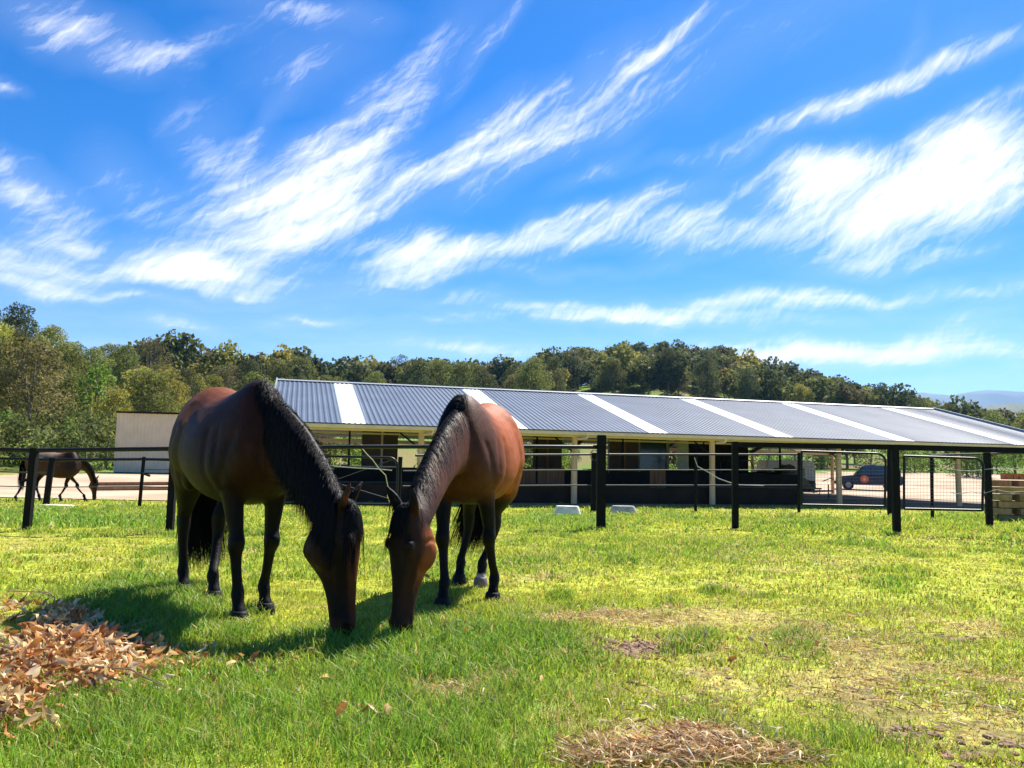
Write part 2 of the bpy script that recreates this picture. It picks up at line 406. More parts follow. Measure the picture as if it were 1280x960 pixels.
# ------------------------------------------------------------------ grass
def build_blades(name, bands, extra=None, m=None, keepf=None, group=None):
    Vs = []; Cs = []; nb = 0
    allx = []; ally = []; allh = []; allw = []; allc = []; alll = []
    for (r0, r1, n, hs, w0) in bands:
        r = np.sqrt(RNG.uniform(r0 * r0, r1 * r1, n)); a = np.radians(RNG.uniform(-(41 if r0 > 6 else 54), 41 if r0 > 6 else 54, n))
        # tufts: gather blades towards random centres
        x = r * np.sin(a); y = r * np.cos(a)
        if keepf is not None:
            k = keepf(x, y); x, y, r = x[k], y[k], r[k]
        z = terrain(x, y); L, D, E = masks(x, y, z)
        tuft = fbm(x * 7, y * 7, 91, 2)
        p = np.clip(0.55 + 0.5 * L + 0.9 * (tuft - 0.45), 0.05, 1) * (1 - 0.93 * np.clip(E * 1.7, 0, 1)) * (1 - 0.35 * D)
        k = RNG.random(len(x)) < p
        x, y, z, r, L, D, E, tuft = [q[k] for q in (x, y, z, r, L, D, E, tuft)]
        m_ = len(x)
        h = hs * (0.28 + 0.95 * L + 0.25 * (tuft - 0.4)) * (1 - 0.4 * D) * RNG.uniform(0.55, 1.35, m_)
        c = mixc(np.tile(C_SHORT, (m_, 1)), C_LUSH, np.clip(L * RNG.uniform(0.6, 1.3, m_), 0, 1))
        c = mixc(c, C_DRY, (RNG.random(m_) < (0.07 + 0.85 * D)).astype(float) * RNG.uniform(0.6, 1, m_))
        c = c * RNG.uniform(0.65, 1.4, m_)[:, None]
        c[:, 0] *= RNG.uniform(0.8, 1.25, m_)
        w = w0 * RNG.uniform(0.6, 1.3, m_)
        allx.append(np.stack([x, y, z], 1)); allh.append(h); allw.append(w); allc.append(c)
        alll.append(0.25 + 0.5 * D + RNG.uniform(0, 0.55, m_))
    P = np.vstack(allx); h = np.concatenate(allh); w = np.concatenate(allw); C = np.vstack(allc); ln = np.concatenate(alll)
    n = len(P)
    th = RNG.uniform(0, 2 * PI, n); ph = RNG.uniform(0, 2 * PI, n)
    side = np.stack([np.cos(th), np.sin(th), np.zeros(n)], 1) * (w / 2)[:, None]
    lean = np.stack([np.cos(ph), np.sin(ph), np.zeros(n)], 1) * (ln * h)[:, None]
    up = np.array([0, 0, 1.0])
    base = P - up * 0.004
    mid = base + lean * 0.35 + up * (h * 0.6)[:, None]
    tip = base + lean * 1.15 + up * (h * np.clip(1.05 - 0.35 * ln, 0.4, 1))[:, None]
    V = np.stack([base - side, base + side, mid - side * 0.8, mid + side * 0.8, tip], 1).reshape(-1, 3)
    b = np.arange(n)[:, None] * 5
    faces = np.concatenate([b + np.array([[0, 1, 3, 2]]), b + np.array([[2, 3, 4]])], 1).ravel()
    sizes = np.tile([4, 3], n)
    CC = np.repeat(C, 5, axis=0); 
    me = np_mesh(name, V, faces, sizes, CC)
    o = link_mesh(name, me, m, None, True)
    tag(o, kind='stuff')
    print(name, n, 'blades')
    return o
M_grass = attr_mat('grass_blade', rough=0.5, trans=0.42, spec=0.35)
def field(x, y):
    s, t = st_of(x, y)
    return (t < -0.05) | ((s < -0.5) & (y < 26.6)) if True else None
def keep_grass(x, y):
    s, t = st_of(x, y)
    on_barn = (t > 0.0)
    return ~((on_barn & (s > -1.0)) | ((x < -7.6) & (y > 26.5 + (fbm(x * 1.3, y * 1.3, 63) - 0.5) * .7)) | (t > 0.5))
build_blades('grass', [(1.7, 3.6, 84000, 0.070, 0.0042), (3.6, 6.5, 180000, 0.068, 0.0060), (6.5, 12, 140000, 0.070, 0.011), (12, 22, 130000, 0.090, 0.020), (22, 34, 60000, 0.14, 0.030)], m=M_grass, keepf=keep_grass)

# ------------------------------------------------------------------ dry clippings, leaf pile, clods
def leaf_litter(name, pts, sizes_, colors, upr, m, curl=0.35, aspect=0.36):
    """curled pointed leaves: 2x3 bent lattice each"""
    n = len(pts)
    th = RNG.uniform(0, 2 * PI, n); el = RNG.uniform(-0.5, 1.0, n) * upr
    T = np.stack([np.cos(th) * np.cos(el), np.sin(th) * np.cos(el), np.sin(el)], 1)
    R = RNG.normal(size=(n, 3)); R[:, 2] *= 0.5
    S = np.cross(T, R); S /= np.linalg.norm(S, axis=1)[:, None]
    Nn = np.cross(S, T)
    l = sizes_[:, None]; w = l * aspect * RNG.uniform(0.7, 1.3, n)[:, None]; cu = curl * l * RNG.uniform(-1, 1, n)[:, None]
    rows = []
    for (t, ww, bend) in ((0, 0.08, 0), (0.3, 0.85, 0.5), (0.6, 1.0, 0.8), (1.0, 0.03, 0.1)):
        c = pts + T * l * t + Nn * cu * bend
        rows += [c - S * w * ww / 2 + Nn * w * 0.25 * ww, c, c + S * w * ww / 2 + Nn * w * 0.25 * ww]
    V = np.stack(rows, 1).reshape(-1, 3)
    b = np.arange(n)[:, None] * 12; f = []
    for i in range(3):
        for k in range(2):
            a = i * 3 + k; f.append([a, a + 1, a + 4, a + 3])
    F = (b[:, :, None] + np.array(f)[None, :, :].reshape(1, 1, -1)).ravel()
    me = np_mesh(name, V, F, np.full(n * 6, 4), np.repeat(colors, 12, axis=0))
    return link_mesh(name, me, m, None, True)
M_leaf = attr_mat('dry_leaf', rough=0.6, trans=0.25, spec=0.3)
M_straw = attr_mat('straw_blade', rough=0.7, trans=0.2, spec=0.3)

def scatter_px(spots, n):
    """points on the ground under photo spots (cx,cy,rx,ry,weight)"""
    w = np.array([s[4] for s in spots], float); w /= w.sum(); k = RNG.choice(len(spots), n, p=w)
    px = np.array([spots[i][0] + RNG.normal() * spots[i][2] * 0.5 for i in k]); py = np.array([spots[i][1] + RNG.normal() * spots[i][3] * 0.5 for i in k])
    P = []
    for a, b_ in zip(px, py):
        d = ray(a, max(b_, 610)); t = (0 - CZ) / d.z; p = CAM + d * t; P.append((p.x, p.y))
    P = np.array(P); return P[:, 0], P[:, 1]

def pile(name, spots, n, top, size, cols, label, cat, upr=0.9, aspect=0.36, curl=0.35, base=0.0, gate_f=3.0, gate_min=.12):
    x, y = scatter_px(spots, n)
    g_ = fbm(x * gate_f, y * gate_f, 151, 3); kk = RNG.random(n) < sstep(.30, .58, g_) + gate_min; x, y = x[kk], y[kk]; n = len(x)
    # mound height from local density
    ix = np.round(x / 0.12).astype(int); iy = np.round(y / 0.12).astype(int)
    key = ix * 100003 + iy; u, inv, cnt = np.unique(key, return_inverse=True, return_counts=True)
    dens = cnt[inv] / cnt.max()
    z = terrain(x, y) + base + 0.01 + dens ** 0.6 * top * RNG.random(n) ** 0.8
    c = cols[RNG.integers(0, len(cols), n)] * RNG.uniform(0.6, 1.35, n)[:, None]
    s = size * RNG.uniform(0.35, 1.0, n) ** 1.2 * 1.5
    o = leaf_litter(name, np.stack([x, y, z], 1), s, c, upr, M_leaf, curl, aspect)
    return tag(o, label, cat, kind='stuff')
LC = np.array([[0.60, 0.25, 0.07], [0.50, 0.19, 0.05], [0.62, 0.33, 0.12], [0.72, 0.45, 0.20], [0.80, 0.58, 0.31], [0.42, 0.16, 0.05], [0.76, 0.51, 0.25], [0.84, 0.66, 0.42], [0.22, 0.10, 0.05], [0.80, 0.58, 0.30], [0.74, 0.44, 0.18]])
pile('fallen_leaves', [(80, 775, 36, 26, .8), (60, 815, 80, 28, 1.4), (125, 830, 85, 24, 1.5), (35, 860, 70, 34, 1.3), (90, 865, 100, 22, .8), (12, 900, 32, 26, .5), (215, 835, 90, 16, .45), (8, 765, 26, 22, .3), (100, 850, 200, 60, .8), (50, 915, 90, 26, .25), (95, 795, 55, 20, .8)],
     3500, 0.15, 0.050, LC, 'heap of dry orange-brown gum leaves lying in the left foreground grass', 'leaf pile', aspect=0.36, curl=.5, upr=.95, gate_f=5.0, gate_min=.15)
pile('scattered_leaves', [(640, 870, 500, 60, 1), (900, 800, 300, 60, 1), (260, 870, 160, 50, .8), (430, 910, 60, 20, .5), (900, 740, 300, 40, .5)],
     90, 0.02, 0.05, LC, 'single dry brown leaves scattered over the paddock grass', 'leaves', aspect=0.4, base=0.03)
SC = np.array([[0.68, 0.47, 0.22], [0.76, 0.58, 0.32], [0.52, 0.30, 0.13], [0.80, 0.66, 0.42], [0.36, 0.19, 0.09]])
pile('grass_clippings', [(800, 945, 110, 26, 1.3), (860, 925, 100, 26, 1.3), (920, 950, 90, 20, 1.2), (740, 950, 50, 16, .6), (560, 868, 40, 12, .25), (1010, 950, 50, 12, .3)],
     5200, 0.024, 0.058, SC, 'straw-coloured dry clippings heaped at the bottom edge of the paddock', 'dry clippings', upr=0.5, aspect=0.085, curl=0.5, gate_f=4.5, gate_min=.03)
pile('straw_litter', [(900, 850, 160, 60, 1), (1050, 800, 160, 40, 1), (1150, 880, 150, 60, .8), (760, 775, 130, 14, .6), (1000, 900, 250, 40, .8), (600, 870, 60, 20, .3)],
     6500, 0.010, 0.050, SC, 'thin straw litter lying flat in the worn patches of the paddock', 'straw', upr=0.25, aspect=0.075, curl=0.4, base=0.008, gate_f=2.4, gate_min=.06)

# twig sticking out of the leaf heap
tw = MB()
for (pts, r) in ((((8, 742), (60, 742), (66, 755), (78, 790)), 0.004), (((62, 752), (40, 738)), 0.003), (((20, 775), (52, 770), (70, 800), (120, 820)), 0.004), (((90, 800), (150, 790), (190, 782)), 0.003), (((0, 826), (60, 835), (150, 865)), 0.005), (((100, 850), (160, 862), (205, 880)), 0.004)):
    ps = []
    for i, (a, b_) in enumerate(pts):
        g = ground_hit(a, b_ + 14); ps.append(g + Vector((0, 0, 0.07 + 0.05 * random.random())))
    tw.tube(ps, [r * (1 - 0.15 * i) for i in range(len(ps))], 5)
tag(tw.build('twigs', mat('dry_twig', (0.33, 0.2, 0.12), 0.8, var=0.3, scale=20)), 'thin bare brown twigs poking out of the dry leaf heap', 'twigs', kind='stuff')

def clods(name, spots, n, s0, c, label, cat):
    x, y = scatter_px(spots, n); mb = MB()
    ico = bmesh.new(); bmesh.ops.create_icosphere(ico, subdivisions=2, radius=1); iv = [v.co.copy() for v in ico.verts]; ico.verts.index_update(); fi = [[v.index for v in f.verts] for f in ico.faces]; ico.free()
    for a, b_ in zip(x, y):
        s = s0 * random.uniform(0.4, 1.3); o = Vector((a, b_, tz(a, b_) + s * 0.1)); q = random.random() * 50
        rz = Matrix.Rotation(random.random() * 6, 3, 'Z')
        mb.add([o + rz @ Vector((v.x * s * 1.3, v.y * s, v.z * s * 0.55)) * (0.65 + 0.7 * float(fbm(np.array([v.x * 2.3 + q]), np.array([v.y * 2.3 + v.z * 1.9]), 3, 3)[0])) for v in iv], fi)
    o = mb.build(name, mat(name + '_soil', c, 0.95, var=0.35, scale=12, bump=0.8, bscale=40))
    return tag(o, label, cat, kind='stuff')
clods('dug_soil', [(785, 812, 44, 12, 1), (810, 806, 60, 16, .5), (1240, 945, 80, 20, .5), (1135, 918, 50, 10, .4), (1200, 797, 40, 8, .3), (900, 850, 200, 60, .3), (600, 782, 50, 8, .2)], 300, 0.017, (0.26, 0.155, 0.09), 'crumbly brown soil dug up in the bare patches of the paddock', 'soil')
clods('horse_dung', [(570, 788, 22, 6, 1)], 16, 0.035, (0.05, 0.035, 0.02), 'dark dung dropped beside the muzzle of the right-hand bay horse', 'dung')

# ------------------------------------------------------------------ horses
def V3(*a): return Vector(a)
def ring(c, A, B, ap, an, w, k=0.0, n=24):
    out = []
    for i in range(n):
        p = 2 * PI * i / n; cs = math.cos(p); sn = math.sin(p)
        sq = 0.92
        cs2 = math.copysign(abs(cs) ** sq, cs); sn2 = math.copysign(abs(sn) ** sq, sn)
        out.append(c + A * ((ap if cs > 0 else an) * cs2) + B * (w * sn2 * (1 - k * cs)))
    return out

def ellipsoid(mb, c, r, rot=None, n=14):
    rings = []
    for j in range(1, n):
        th = PI * j / n
        rr = []
        for i in range(n + 4):
            p = 2 * PI * i / (n + 4)
            v = V3(r[0] * math.sin(th) * math.cos(p), r[1] * math.sin(th) * math.sin(p), r[2] * math.cos(th))
            rr.append(V3(*c) + (rot @ v if rot else v))
        rings.append(rr)
    mb.loft(rings)

def curve(pts, n):
    """Catmull-Rom through tuples"""
    P = [np.array(p, float) for p in pts]; P = [2 * P[0] - P[1]] + P + [2 * P[-1] - P[-2]]; out = []
    segs = len(P) - 3
    for i in range(n):
        u = i / (n - 1) * segs; k = min(int(u), segs - 1); t = u - k
        a, b, c, d = P[k:k + 4]
        out.append(0.5 * ((2 * b) + (c - a) * t + (2 * a - 5 * b + 4 * c - d) * t * t + (3 * b - a - 3 * c + d) * t ** 3))
    return out

class Horse:
    def __init__(s, name, root, S, feet, muzzle, head_yaw, coat, mane, voxel=0.0095, label='', group=None, tail_len=0.95, neck_z=1.12, neck_c=0.45, head_len=0.60, head_tilt=0.06, white_sock=None, thick=1.0, fat=1.0):
        s.S = S; mb = MB()
        X, Y, Z = V3(1, 0, 0), V3(0, 1, 0), V3(0, 0, 1)
        # trunk ------------------------------------------------------
        T = [(-.775, 1.13, .97, .07, .0), (-.745, 1.25, .86, .15, .0), (-.68, 1.335, .78, .215, .1), (-.58, 1.39, .74, .265, .14), (-.46, 1.415, .735, .285, .18), (-.33, 1.405, .735, .285, .18),
             (-.18, 1.37, .71, .285, .16), (-.04, 1.345, .675, .298, .14), (.10, 1.335, .655, .302, .15), (.22, 1.345, .65, .29, .20), (.33, 1.375, .655, .265, .30), (.42, 1.40, .665, .24, .38),
             (.50, 1.385, .69, .215, .36), (.57, 1.32, .74, .19, .28), (.63, 1.22, .80, .165, .2), (.675, 1.10, .88, .115, .1)]
        rings = []
        for (x, zt, zb, hw, k) in curve(T, 40):
            zc = zb + (zt - zb) * 0.46
            rings.append(ring(V3(x, 0, zc), Z, Y, zt - zc, zc - zb, hw, k, 32))
        mb.loft(rings)
        for sg in (-1, 1):
            ellipsoid(mb, (-.50, sg * .135, 1.05), (.205, .125, .255))
            ellipsoid(mb, (-.36, sg * .165, .86), (.11, .075, .15))
            ellipsoid(mb, (.43, sg * .13, .99), (.14, .075, .22), Matrix.Rotation(math.radians(-22), 3, 'Y'))
            ellipsoid(mb, (.575, sg * .085, .97), (.095, .085, .13))
        # legs -------------------------------------------------------
        s.legseg = []; s.hooves = []
        for key in ('fr', 'fl', 'hr', 'hl'):
            hx, hy = feet[key]; sg = -1 if key[1] == 'r' else 1
            if key[0] == 'f':
                ky = sg * .14 * .45 + hy * .55; kx = .41 * .42 + (hx - .02) * .58 + .015
                L = [(.42, sg * .125, 1.06, .15, .075), (.42, sg * .14, .93, .135, .085), (.405, sg * .145, .82, .105, .078), (.41 * .75 + hx * .25, sg * .14 * .8 + hy * .2, .70, .074, .060), (.41 * .55 + hx * .45, sg * .14 * .6 + hy * .4, .58, .056, .049),
                     (kx, ky, .50, .046, .042), (kx + .012, ky, .455, .053, .048), (kx + .006, ky, .41, .047, .044), (kx * .8 + (hx - .035) * .2 - .004, ky * .8 + hy * .2, .365, .036, .033), (kx * .4 + (hx - .035) * .6 - .004, ky * .4 + hy * .6, .26, .033, .029),
                     (hx - .04, hy, .19, .036, .032), (hx - .04, hy, .155, .045, .039), (hx - .022, hy, .115, .036, .033), (hx - .004, hy, .08, .040, .038), (hx + .006, hy, .03, .048, .046), (hx + .008, hy, .008, .049, .047)]
            else:
                ox = -.665 * .45 + (hx - .08) * .55; oy = sg * .13 * .5 + hy * .5
                L = [(-.50, sg * .12, 1.10, .19, .11), (-.51, sg * .135, .98, .20, .13), (-.485, sg * .145, .86, .185, .12), (-.475, sg * .145, .77, .145, .10), (-.49 * .8 + ox * .2, sg * .14, .69, .108, .078), (-.5 * .45 + ox * .55, sg * .07 + oy * .5, .61, .078, .057),
                     (ox + .012, oy, .545, .062, .047), (ox, oy, .495, .063, .046), (ox + .006, oy, .445, .052, .042), (ox * .85 + (hx - .045) * .15, oy * .85 + hy * .15, .385, .040, .035), (ox * .4 + (hx - .045) * .6, oy * .4 + hy * .6, .27, .036, .031),
                     (hx - .045, hy, .195, .038, .033), (hx - .045, hy, .155, .046, .040), (hx - .022, hy, .115, .037, .034), (hx - .004, hy, .08, .041, .039), (hx + .006, hy, .03, .049, .047), (hx + .008, hy, .008, .050, .048)]
                ellipsoid(mb, (ox - .042, oy, .515), (.026, .020, .045))
            LL = curve(L, 44)
            mb.loft([ring(V3(q[0], q[1], q[2]), X, Y, q[3], q[3], q[4], 0, 18) for q in LL])
            s.legseg += [q[:5] for q in LL]
            s.hooves.append((hx, hy, key))
        # neck + head ------------------------------------------------
        M = V3(*muzzle); hd = math.radians(head_yaw)
        fwd = V3(math.cos(hd), math.sin(hd), 0)
        Hd = (V3(0, 0, -1) + fwd * head_tilt).normalized()
        Ff = (fwd - Hd * fwd.dot(Hd)).normalized(); Hs = Hd.cross(Ff) * 1.0
        if Hs.dot(V3(-math.sin(hd), math.cos(hd), 0)) < 0: Hs = -Hs
        poll = M - Hd * head_len
        u = V3(M.x - .42, M.y, 0).normalized()
        N0 = V3(.36, 0, neck_z); N3 = poll - Ff * .035 + Hd * .05
        C1 = N0 + V3(neck_c, 0, 0) + u * .0 + V3(0, M.y * .35, .02)
        neck = []
        hw = [.150, .125, .100, .085, .077, .074, .07]; hd_t = [.245, .215, .180, .150, .125, .105, .09]; hd_b = [.33, .315, .265, .20, .155, .125, .10]; hd_b = [v * (1 + (thick - 1) * min(1, i_ / 3)) for i_, v in enumerate(hd_b)]
        for i in range(25):
            t = i / 24
            c = N0 * (1 - t) ** 2 + C1 * (2 * t * (1 - t)) + N3 * t * t
            tg = ((C1 - N0) * (1 - t) + (N3 - C1) * t).normalized()
            S_ = (V3(0, 1, 0) * (1 - t) + Hs * t).normalized(); S_ = (S_ - tg * S_.dot(tg)).normalized()
            Nc = S_.cross(tg); 
            if Nc.dot(V3(0, 0, 1) * (1 - t) + Ff * t) < 0: Nc = -Nc
            q = t * 6
            w = np.interp(q, range(7), hw); a = np.interp(q, range(7), hd_t); b_ = np.interp(q, range(7), hd_b)
            neck.append((c, tg, S_, Nc, w, a, b_))
        mb.loft([ring(c, Nc, S_, a * .86, b_ * .86, w, .38, 24) for (c, tg, S_, Nc, w, a, b_) in neck])
        s.neck = neck; s.neckseg = [(n[0].x, n[0].y, n[0].z, (n[5] + n[6]) / 2 * .8) for n in neck]
        k = head_len / .60
        H = [(-.02, .045, .05, .045), (.03, .066, .075, .066), (.09, .074, .115, .084), (.15, .074, .145, .097), (.21, .070, .158, .094), (.27, .064, .128, .076), (.33, .057, .094, .059), (.39, .052, .076, .050),
             (.45, .049, .066, .046), (.50, .049, .062, .047), (.54, .048, .058, .050), (.575, .040, .050, .044), (.592, .028, .036, .032), (.602, .012, .016, .014)]
        hr = []
        for (t, a, b_, w) in curve(H, 34):
            b_ = b_ * fat; a = a * (1 + (fat - 1) * .4)
            hr.append(ring(poll + Hd * (t * k) , Ff, Hs, a * k, b_ * k, w * k, -.0 + .10, 28))
        mb.loft(hr)
        for sg in (-1, 1):
            e = poll + Hd * (.165 * k) + Ff * (.036 * k) + Hs * (sg * .078 * k)
            ellipsoid(mb, tuple(e), (.030 * k, .024 * k, .034 * k))
            ellipsoid(mb, tuple(poll + Hd * (.20 * k) - Ff * (.07 * k) + Hs * (sg * .062 * k)), (.07 * k, .035 * k, .085 * k), Matrix((tuple(Ff), tuple(Hs), tuple(Hd))).transposed())
            ellipsoid(mb, tuple(poll + Hd * (.535 * k) + Ff * (.018 * k) + Hs * (sg * .034 * k)), (.026 * k, .026 * k, .03 * k))
            eb = poll + Hd * .012 + Hs * (sg * .050 * k) + Ff * .005
            ed = (-Hd * .80 + Ff * .42 + Hs * (sg * .36)).normalized(); ea = Ff.cross(ed).normalized(); ec = ed.cross(ea).normalized()
            er = []
            for (t, r1, r2) in ((-.03, .020, .020), (.0, .025, .021), (.035, .034, .020), (.075, .034, .017), (.11, .024, .013), (.14, .012, .008), (.152, .006, .006)):
                er.append([eb + ed * (t * k) + ea * (r1 * k * math.cos(p)) + ec * (r2 * k * math.sin(p)) for p in [2 * PI * i / 12 for i in range(12)]])
            mb.loft(er)
        # dock
        mb.loft([ring(V3(x, 0, z), V3(-.9, 0, .4).normalized(), Y, r, r, r, 0, 14) for (x, z, r) in ((-.70, 1.26, .06), (-.775, 1.25, .05), (-.83, 1.18, .04), (-.855, 1.08, .032), (-.86, .98, .022))])
        # continuous skin ---------------------------------------------
        me0 = mb.mesh('tmp'); ob = bpy.data.objects.new('tmp', me0); col.objects.link(ob)
        md = ob.modifiers.new('r', 'REMESH'); md.mode = 'VOXEL'; md.voxel_size = voxel
        sm = ob.modifiers.new('s', 'SMOOTH'); sm.factor = 0.55; sm.iterations = 8 if voxel < .015 else 3
        dg = bpy.context.evaluated_depsgraph_get(); ev = ob.evaluated_get(dg)
        me = bpy.data.meshes.new_from_object(ev); bpy.data.objects.remove(ob); bpy.data.meshes.remove(me0)
        n = len(me.vertices); co = np.empty(n * 3, np.float32); me.vertices.foreach_get('co', co); co = co.reshape(-1, 3).astype(float)
        nm = np.empty(n * 3, np.float32); me.vertices.foreach_get('normal', nm); nm = nm.reshape(-1, 3)
        A3 = lambda v: np.array(tuple(v))
        # nostril dents, eye sockets, mouth line
        for sg in (-1, 1):
            p = A3(poll + Hd * (.548 * k) + Ff * (.022 * k) + Hs * (sg * .058 * k)); d = np.linalg.norm((co - p) * 1.0, axis=1)
            co -= nm * (.013 * k * np.exp(-(d / (.014 * k)) ** 2))[:, None]
        rel = co - A3(poll); th = rel @ A3(Hd) / k; tf = rel @ A3(Ff) / k; ts_ = rel @ A3(Hs) / k
        mouth = np.exp(-(((tf + .028) + (th - .56) * .1) / .006) ** 2) * sstep(.48, .53, th) * (np.abs(ts_) < .1)
        co -= nm * (.006 * mouth)[:, None]
        # muscle relief: grooves along polylines on each flank, hip points, ribs, facial crest
        def groove(pl, w, dep):
            d2 = np.full(n, 9.0)
            for a_, b__ in zip(pl[:-1], pl[1:]):
                a_ = np.array(a_, float); b__ = np.array(b__, float); ab = b__ - a_
                q = co[:, [0, 2]]; t_ = np.clip(((q - a_) @ ab) / (ab @ ab), 0, 1)
                d2 = np.minimum(d2, np.linalg.norm(q - (a_ + t_[:, None] * ab), axis=1))
            return -dep * np.exp(-(d2 / w) ** 2) * (np.abs(co[:, 1]) > .06)
        g = np.zeros(n)
        bodyish = (np.sqrt(np.min([np.sum((co - A3(poll + Hd * (q * k))) ** 2, 1) for q in (.05, .2, .35, .5)], 0)) > .22)
        g += groove([(.56, 1.06), (.54, 1.0), (.52, .88), (.47, .80)], .030, .014)
        g += groove([(.28, 1.08), (.30, 1.0), (.33, .86), (.38, .77)], .032, .012)
        g += groove([(.40, 1.08), (.42, 1.02), (.44, .90)], .028, .008)
        g += groove([(-.24, 1.12), (-.28, 1.0), (-.29, .86), (-.25, .76)], .055, .017)
        g += groove([(-.64, 1.10), (-.62, .92), (-.58, .74)], .028, .011)
        g += groove([(-.40, 1.10), (-.47, .92), (-.46, .74)], .03, .009)
        g += -groove([(-.31, 1.27), (-.35, 1.25)], .050, .017)
        g += -groove([(.40, .95), (.41, .86)], .045, .008)
        rb = np.sin(co[:, 0] * 74 + co[:, 2] * 12) * .0010 * sstep(-.18, -.05, co[:, 0]) * sstep(.34, .22, co[:, 0]) * sstep(.74, .82, co[:, 2]) * sstep(1.2, 1.05, co[:, 2])
        co += nm * (g * .6 * bodyish)[:, None]
        fm = np.zeros(n); hz_ = (np.abs(ts_) < .16) & (th > -.02) & (th < .64) & (np.abs(tf) < .30)
        fm += .007 * np.exp(-((tf + .012 + (th - .2) * .06) / .012) ** 2) * sstep(.17, .21, th) * sstep(.38, .32, th)
        fm -= .009 * np.exp(-((tf + .045) / .024) ** 2 - ((th - .36) / .05) ** 2)
        fm -= .006 * np.exp(-((tf - .02) / .02) ** 2 - ((th - .40) / .07) ** 2)
        fm -= .010 * np.exp(-((tf - .045) / .018) ** 2 - ((th - .105) / .022) ** 2)
        fm += .007 * np.exp(-((tf - .060) / .010) ** 2 - ((th - .165) / .030) ** 2)
        fm += .006 * np.exp(-((tf + .055) / .02) ** 2 - ((th - .56) / .02) ** 2)
        fm -= .008 * np.exp(-((np.hypot(th - .22, tf + .09) - .085) / .012) ** 2)
        co += nm * (fm * k * hz_ * sstep(.02, .035, np.abs(ts_)))[:, None]
        lat = co[:, 0] * 1.0
        rib = (fbm(co[:, 0] * 3.2 + 9, co[:, 2] * 4.5 + co[:, 1] * 3, 71, 2) - .5)
        co += nm * (rib * .010)[:, None] * (sstep(.5, .8, co[:, 2]))[:, None]
        me.vertices.foreach_set('co', co.astype(np.float32).ravel()); me.update()
        # coat colours: black points by region --------------------------------
        def dist(seg):
            sg_ = np.array([q[:3] for q in seg]); dm = np.full(n, 9e9); ix = np.zeros(n, int)
            for i, q in enumerate(sg_):
                d = np.sum((co - q) ** 2, 1); m_ = d < dm; dm[m_] = d[m_]; ix[m_] = i
            return np.sqrt(dm), ix
        dl, il = dist(s.legseg); dn, _ = dist(s.neckseg)
        headp = [tuple(poll + Hd * (t * k * .1)) for t in range(0, 7)]; dh, _ = dist(headp)
        nz = fbm(co[:, 0] * 9, co[:, 2] * 9 + co[:, 1] * 7, 31, 4)
        is_head = sstep(.30, .16, dh) 
        is_leg = (dl < dh) & (dl < dn) & (co[:, 2] < .80)
        C = np.tile(np.array(coat['body']), (n, 1))
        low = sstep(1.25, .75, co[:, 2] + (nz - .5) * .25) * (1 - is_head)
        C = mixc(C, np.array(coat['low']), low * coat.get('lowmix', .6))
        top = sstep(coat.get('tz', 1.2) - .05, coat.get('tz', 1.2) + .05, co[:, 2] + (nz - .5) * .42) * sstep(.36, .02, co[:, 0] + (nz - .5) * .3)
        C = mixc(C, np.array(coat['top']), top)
        nk = (dn < .33) & (co[:, 0] > .45)
        nb_ = sstep(coat.get('nx', .45), coat.get('nx', .45) + .28, co[:, 0] + (nz - .5) * .2)
        C = mixc(C, np.array(coat['neck']), nb_)
        C = mixc(C, np.array(coat['head']), is_head)
        # face plane, muzzle
        C = mixc(C, np.array(coat['face']), is_head * sstep(.02, .05, tf) * sstep(.62, .45, th))
        C = mixc(C, np.array(coat['jowl']), is_head * sstep(.0, -.06, tf) * sstep(.05, .12, th) * sstep(.42, .30, th))
        C = mixc(C, np.array(coat['muzzle']), is_head * sstep(.50, .56, th + (nz - .5) * .04))
        for sg in (-1, 1):
            p = A3(poll + Hd * (.548 * k) + Ff * (.022 * k) + Hs * (sg * .052 * k)); d = np.linalg.norm(co - p, axis=1)
            C = mixc(C, np.array([.006, .004, .004]), np.exp(-(d / (.015 * k)) ** 2))
        eartip = sstep(.0, -.05, th) * sstep(.22, .10, np.sqrt(dh ** 2))
        C = mixc(C, np.array(coat['ear']), sstep(-.035, -.07, th) * (dh < .26) * (dn > .12))
        cr_ = np.zeros(n)
        for (c_, tg_, S2, Nc_, w2, a2, b2) in s.neck:
            d_ = co - A3(c_); m_ = np.abs(d_ @ A3(tg_)) < .035
            cr_ = np.maximum(cr_, m_ * sstep(a2 * .70, a2 * .84, d_ @ A3(Nc_)) * sstep(.075, .045, np.abs(d_ @ A3(S2) - coat.get('ms', 0))))
        C = mixc(C, np.array([.006, .005, .005]), cr_ * sstep(.30, .42, co[:, 0]))
        zz = co[:, 2] + (nz - .5) * .12
        C = mixc(C, np.array(coat['points']), is_leg * sstep(coat['pz'] + .12, coat['pz'] - .05, zz))
        if white_sock:
            hx, hy = feet[white_sock]; d = np.hypot(co[:, 0] - hx, co[:, 1] - hy)
            C = mixc(C, np.array([.55, .47, .42]), (d < .11) * is_leg * sstep(.10, .07, co[:, 2] + (nz - .5) * .05))
        C = C * (0.82 + 0.36 * fbm(co[:, 0] * 30, co[:, 2] * 12 + co[:, 1] * 30, 33, 3))[:, None]
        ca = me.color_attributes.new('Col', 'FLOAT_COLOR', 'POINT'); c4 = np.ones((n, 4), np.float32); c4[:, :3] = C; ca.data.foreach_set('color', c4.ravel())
        loc, rz = root
        s.empty = empty(name, loc, rz, label, 'horse', group)
        s.empty.scale = (S, S, S)
        me.name = 'body'
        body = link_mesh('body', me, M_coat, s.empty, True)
        bm = bmesh.new(); bm.from_mesh(me); s.bvh = BVHTree.FromBMesh(bm); bm.free()
        s.poll, s.Hd, s.Ff, s.Hs, s.k = poll, Hd, Ff, Hs, k
